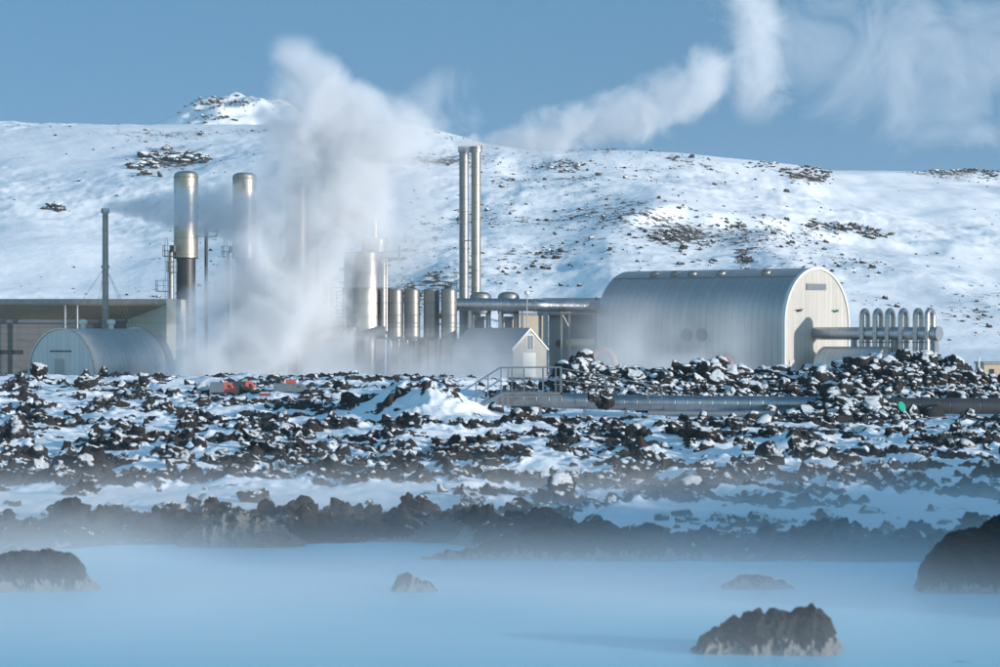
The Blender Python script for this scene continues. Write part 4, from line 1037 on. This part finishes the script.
def fog(name, label, x0, x1, y0, y1, z0, z1, dens, m_name, nscale=.05, zfall=2.0, namp=1.2, edge=8.0, step=1.0, thr=.35, stretch=(1,1,1), aniso=0.0):
    """low bank of steam: thick at the ground, thinning upward, torn by noise, dissolving before its edges"""
    T = NT(m_name); p = T.pos(); sp = T.n('SeparateXYZ', ins={0: p})
    mp = T.n('Mapping', ins={'Vector': p, 'Scale': stretch}).outputs[0]
    n = T.noise(mp, nscale, 4, .6, .4)
    h = T.math('POWER', T.math('SUBTRACT', 1.0, T.math('DIVIDE', T.math('SUBTRACT', sp.outputs[2], z0), z1-z0), clamp=True), zfall)
    f = T.math('MULTIPLY', h, T.ramp(n, thr, thr+.35, 0.0, dens*namp))
    for ax, a, b in ((0, x0, x1), (1, y0, y1)):
        f = T.math('MULTIPLY', f, T.math('MULTIPLY', T.ramp(sp.outputs[ax], a, a+edge), T.ramp(sp.outputs[ax], b, b-edge)))
    v = T.n('VolumePrincipled', ins={'Color': (.93,.94,.96,1), 'Density': f, 'Anisotropy': aniso})
    T.t.links.new(v.outputs[0], T.out.inputs['Volume']); T.m.cycles.volume_step_rate = step
    o = MB().box((x0,y0,z0), (x1,y1,z1)).build(name, T.m, None, 0)
    return tag(o, label, 'steam', kind='stuff')
fog('ground_steam', 'low steam drifting round the feet of the silos and columns', PX(130,390), PX(560,390), 374, 396, .5, 11.5, .36, 'plant_steam_volume', .1, 2.2, 1.3, 9, .35)
fog('ground_steam', 'bluish steam drifting up the long flank of the big barrel hall', PX(556,375), PX(775,375), 366, 384, .5, 14.5, .17, 'hall_steam_volume', .09, 1.2, 1.3, 7, .35)
fog('lagoon_mist', 'pale blue mist lying over the warm lagoon and its shore', -75, 75, 50, 150, .02, 2.9, .088, 'lagoon_mist_volume', .055, 2.1, 1.4, 36, .34, .25, (.6,1,1))

T = NT('cold_air'); v_ = T.n('VolumePrincipled', ins={'Color': (.93,.95,.98,1), 'Density': .00007, 'Anisotropy': 0.0}); T.t.links.new(v_.outputs[0], T.out.inputs['Volume'])
hz_box = MB().box((-3100,-1600,-3.6), (3100,4100,190)).build('haze', T.m, None, 0); hz_box['kind'] = 'stuff'; hz_box['label'] = 'thin cold haze in the winter air'; hz_box['category'] = 'haze'
# ------------------------------------------------------------------ light, sky, camera
SUN_EL = math.radians(8.0)
sh = Vector((.86, -.51, 0)).normalized()
sd_ = Vector((sh.x*math.cos(SUN_EL), sh.y*math.cos(SUN_EL), math.sin(SUN_EL)))
sun = bpy.data.lights.new('sun', 'SUN'); sun.energy = 2.4; sun.angle = math.radians(.5); sun.color = (1.0, .925, .85)
so = bpy.data.objects.new('sun', sun); col.objects.link(so); so.rotation_euler = sd_.to_track_quat('Z', 'Y').to_euler()
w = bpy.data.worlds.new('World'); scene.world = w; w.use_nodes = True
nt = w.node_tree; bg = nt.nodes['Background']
sky = nt.nodes.new('ShaderNodeTexSky'); sky.sky_type = 'NISHITA'; sky.sun_disc = False
sky.sun_elevation = SUN_EL; sky.sun_rotation = math.atan2(sh.x, sh.y); sky.air_density = 1.0; sky.dust_density = .3; sky.ozone_density = 3.0
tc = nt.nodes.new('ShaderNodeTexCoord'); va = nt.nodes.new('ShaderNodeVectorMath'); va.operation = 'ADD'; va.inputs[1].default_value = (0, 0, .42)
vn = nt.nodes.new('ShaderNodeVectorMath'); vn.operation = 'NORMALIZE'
# lookup raised over the hill to dull it; bright horizon kept behind for fill
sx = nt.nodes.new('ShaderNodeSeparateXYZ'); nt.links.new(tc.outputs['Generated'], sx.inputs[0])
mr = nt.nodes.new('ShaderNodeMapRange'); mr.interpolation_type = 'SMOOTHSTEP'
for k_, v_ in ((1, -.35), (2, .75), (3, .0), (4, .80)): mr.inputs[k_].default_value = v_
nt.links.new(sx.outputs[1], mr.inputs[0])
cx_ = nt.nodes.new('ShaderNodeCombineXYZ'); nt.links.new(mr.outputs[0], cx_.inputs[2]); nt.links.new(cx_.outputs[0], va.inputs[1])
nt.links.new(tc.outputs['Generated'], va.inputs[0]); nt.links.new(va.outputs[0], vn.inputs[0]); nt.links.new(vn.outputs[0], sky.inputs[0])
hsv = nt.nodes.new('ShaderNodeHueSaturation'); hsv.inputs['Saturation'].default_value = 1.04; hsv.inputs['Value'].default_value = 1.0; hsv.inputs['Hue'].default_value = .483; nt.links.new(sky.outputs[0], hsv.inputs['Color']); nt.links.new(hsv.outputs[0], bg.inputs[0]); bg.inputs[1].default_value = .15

cam = bpy.data.cameras.new('camera'); co = bpy.data.objects.new('camera', cam); col.objects.link(co)
co.location = (0, 0, CH); co.rotation_euler = (PI/2, 0, 0)
cam.sensor_width = 36; cam.lens = F/1000*36; cam.clip_start = 1; cam.clip_end = 20000
cam.dof.use_dof = True; cam.dof.focus_distance = 330; cam.dof.aperture_fstop = 1.2
scene.camera = co
scene.view_settings.view_transform = 'Standard'; scene.view_settings.look = 'None'; scene.view_settings.gamma = 1; scene.view_settings.exposure = 1.12
cy = scene.cycles
cy.use_denoising = True
cy.max_bounces = 8; cy.diffuse_bounces = 2; cy.glossy_bounces = 3; cy.volume_bounces = 5; cy.transparent_max_bounces = 8
cy.volume_step_rate = 1.0; cy.volume_max_steps = 256
cy.use_adaptive_sampling = True; cy.adaptive_threshold = .02
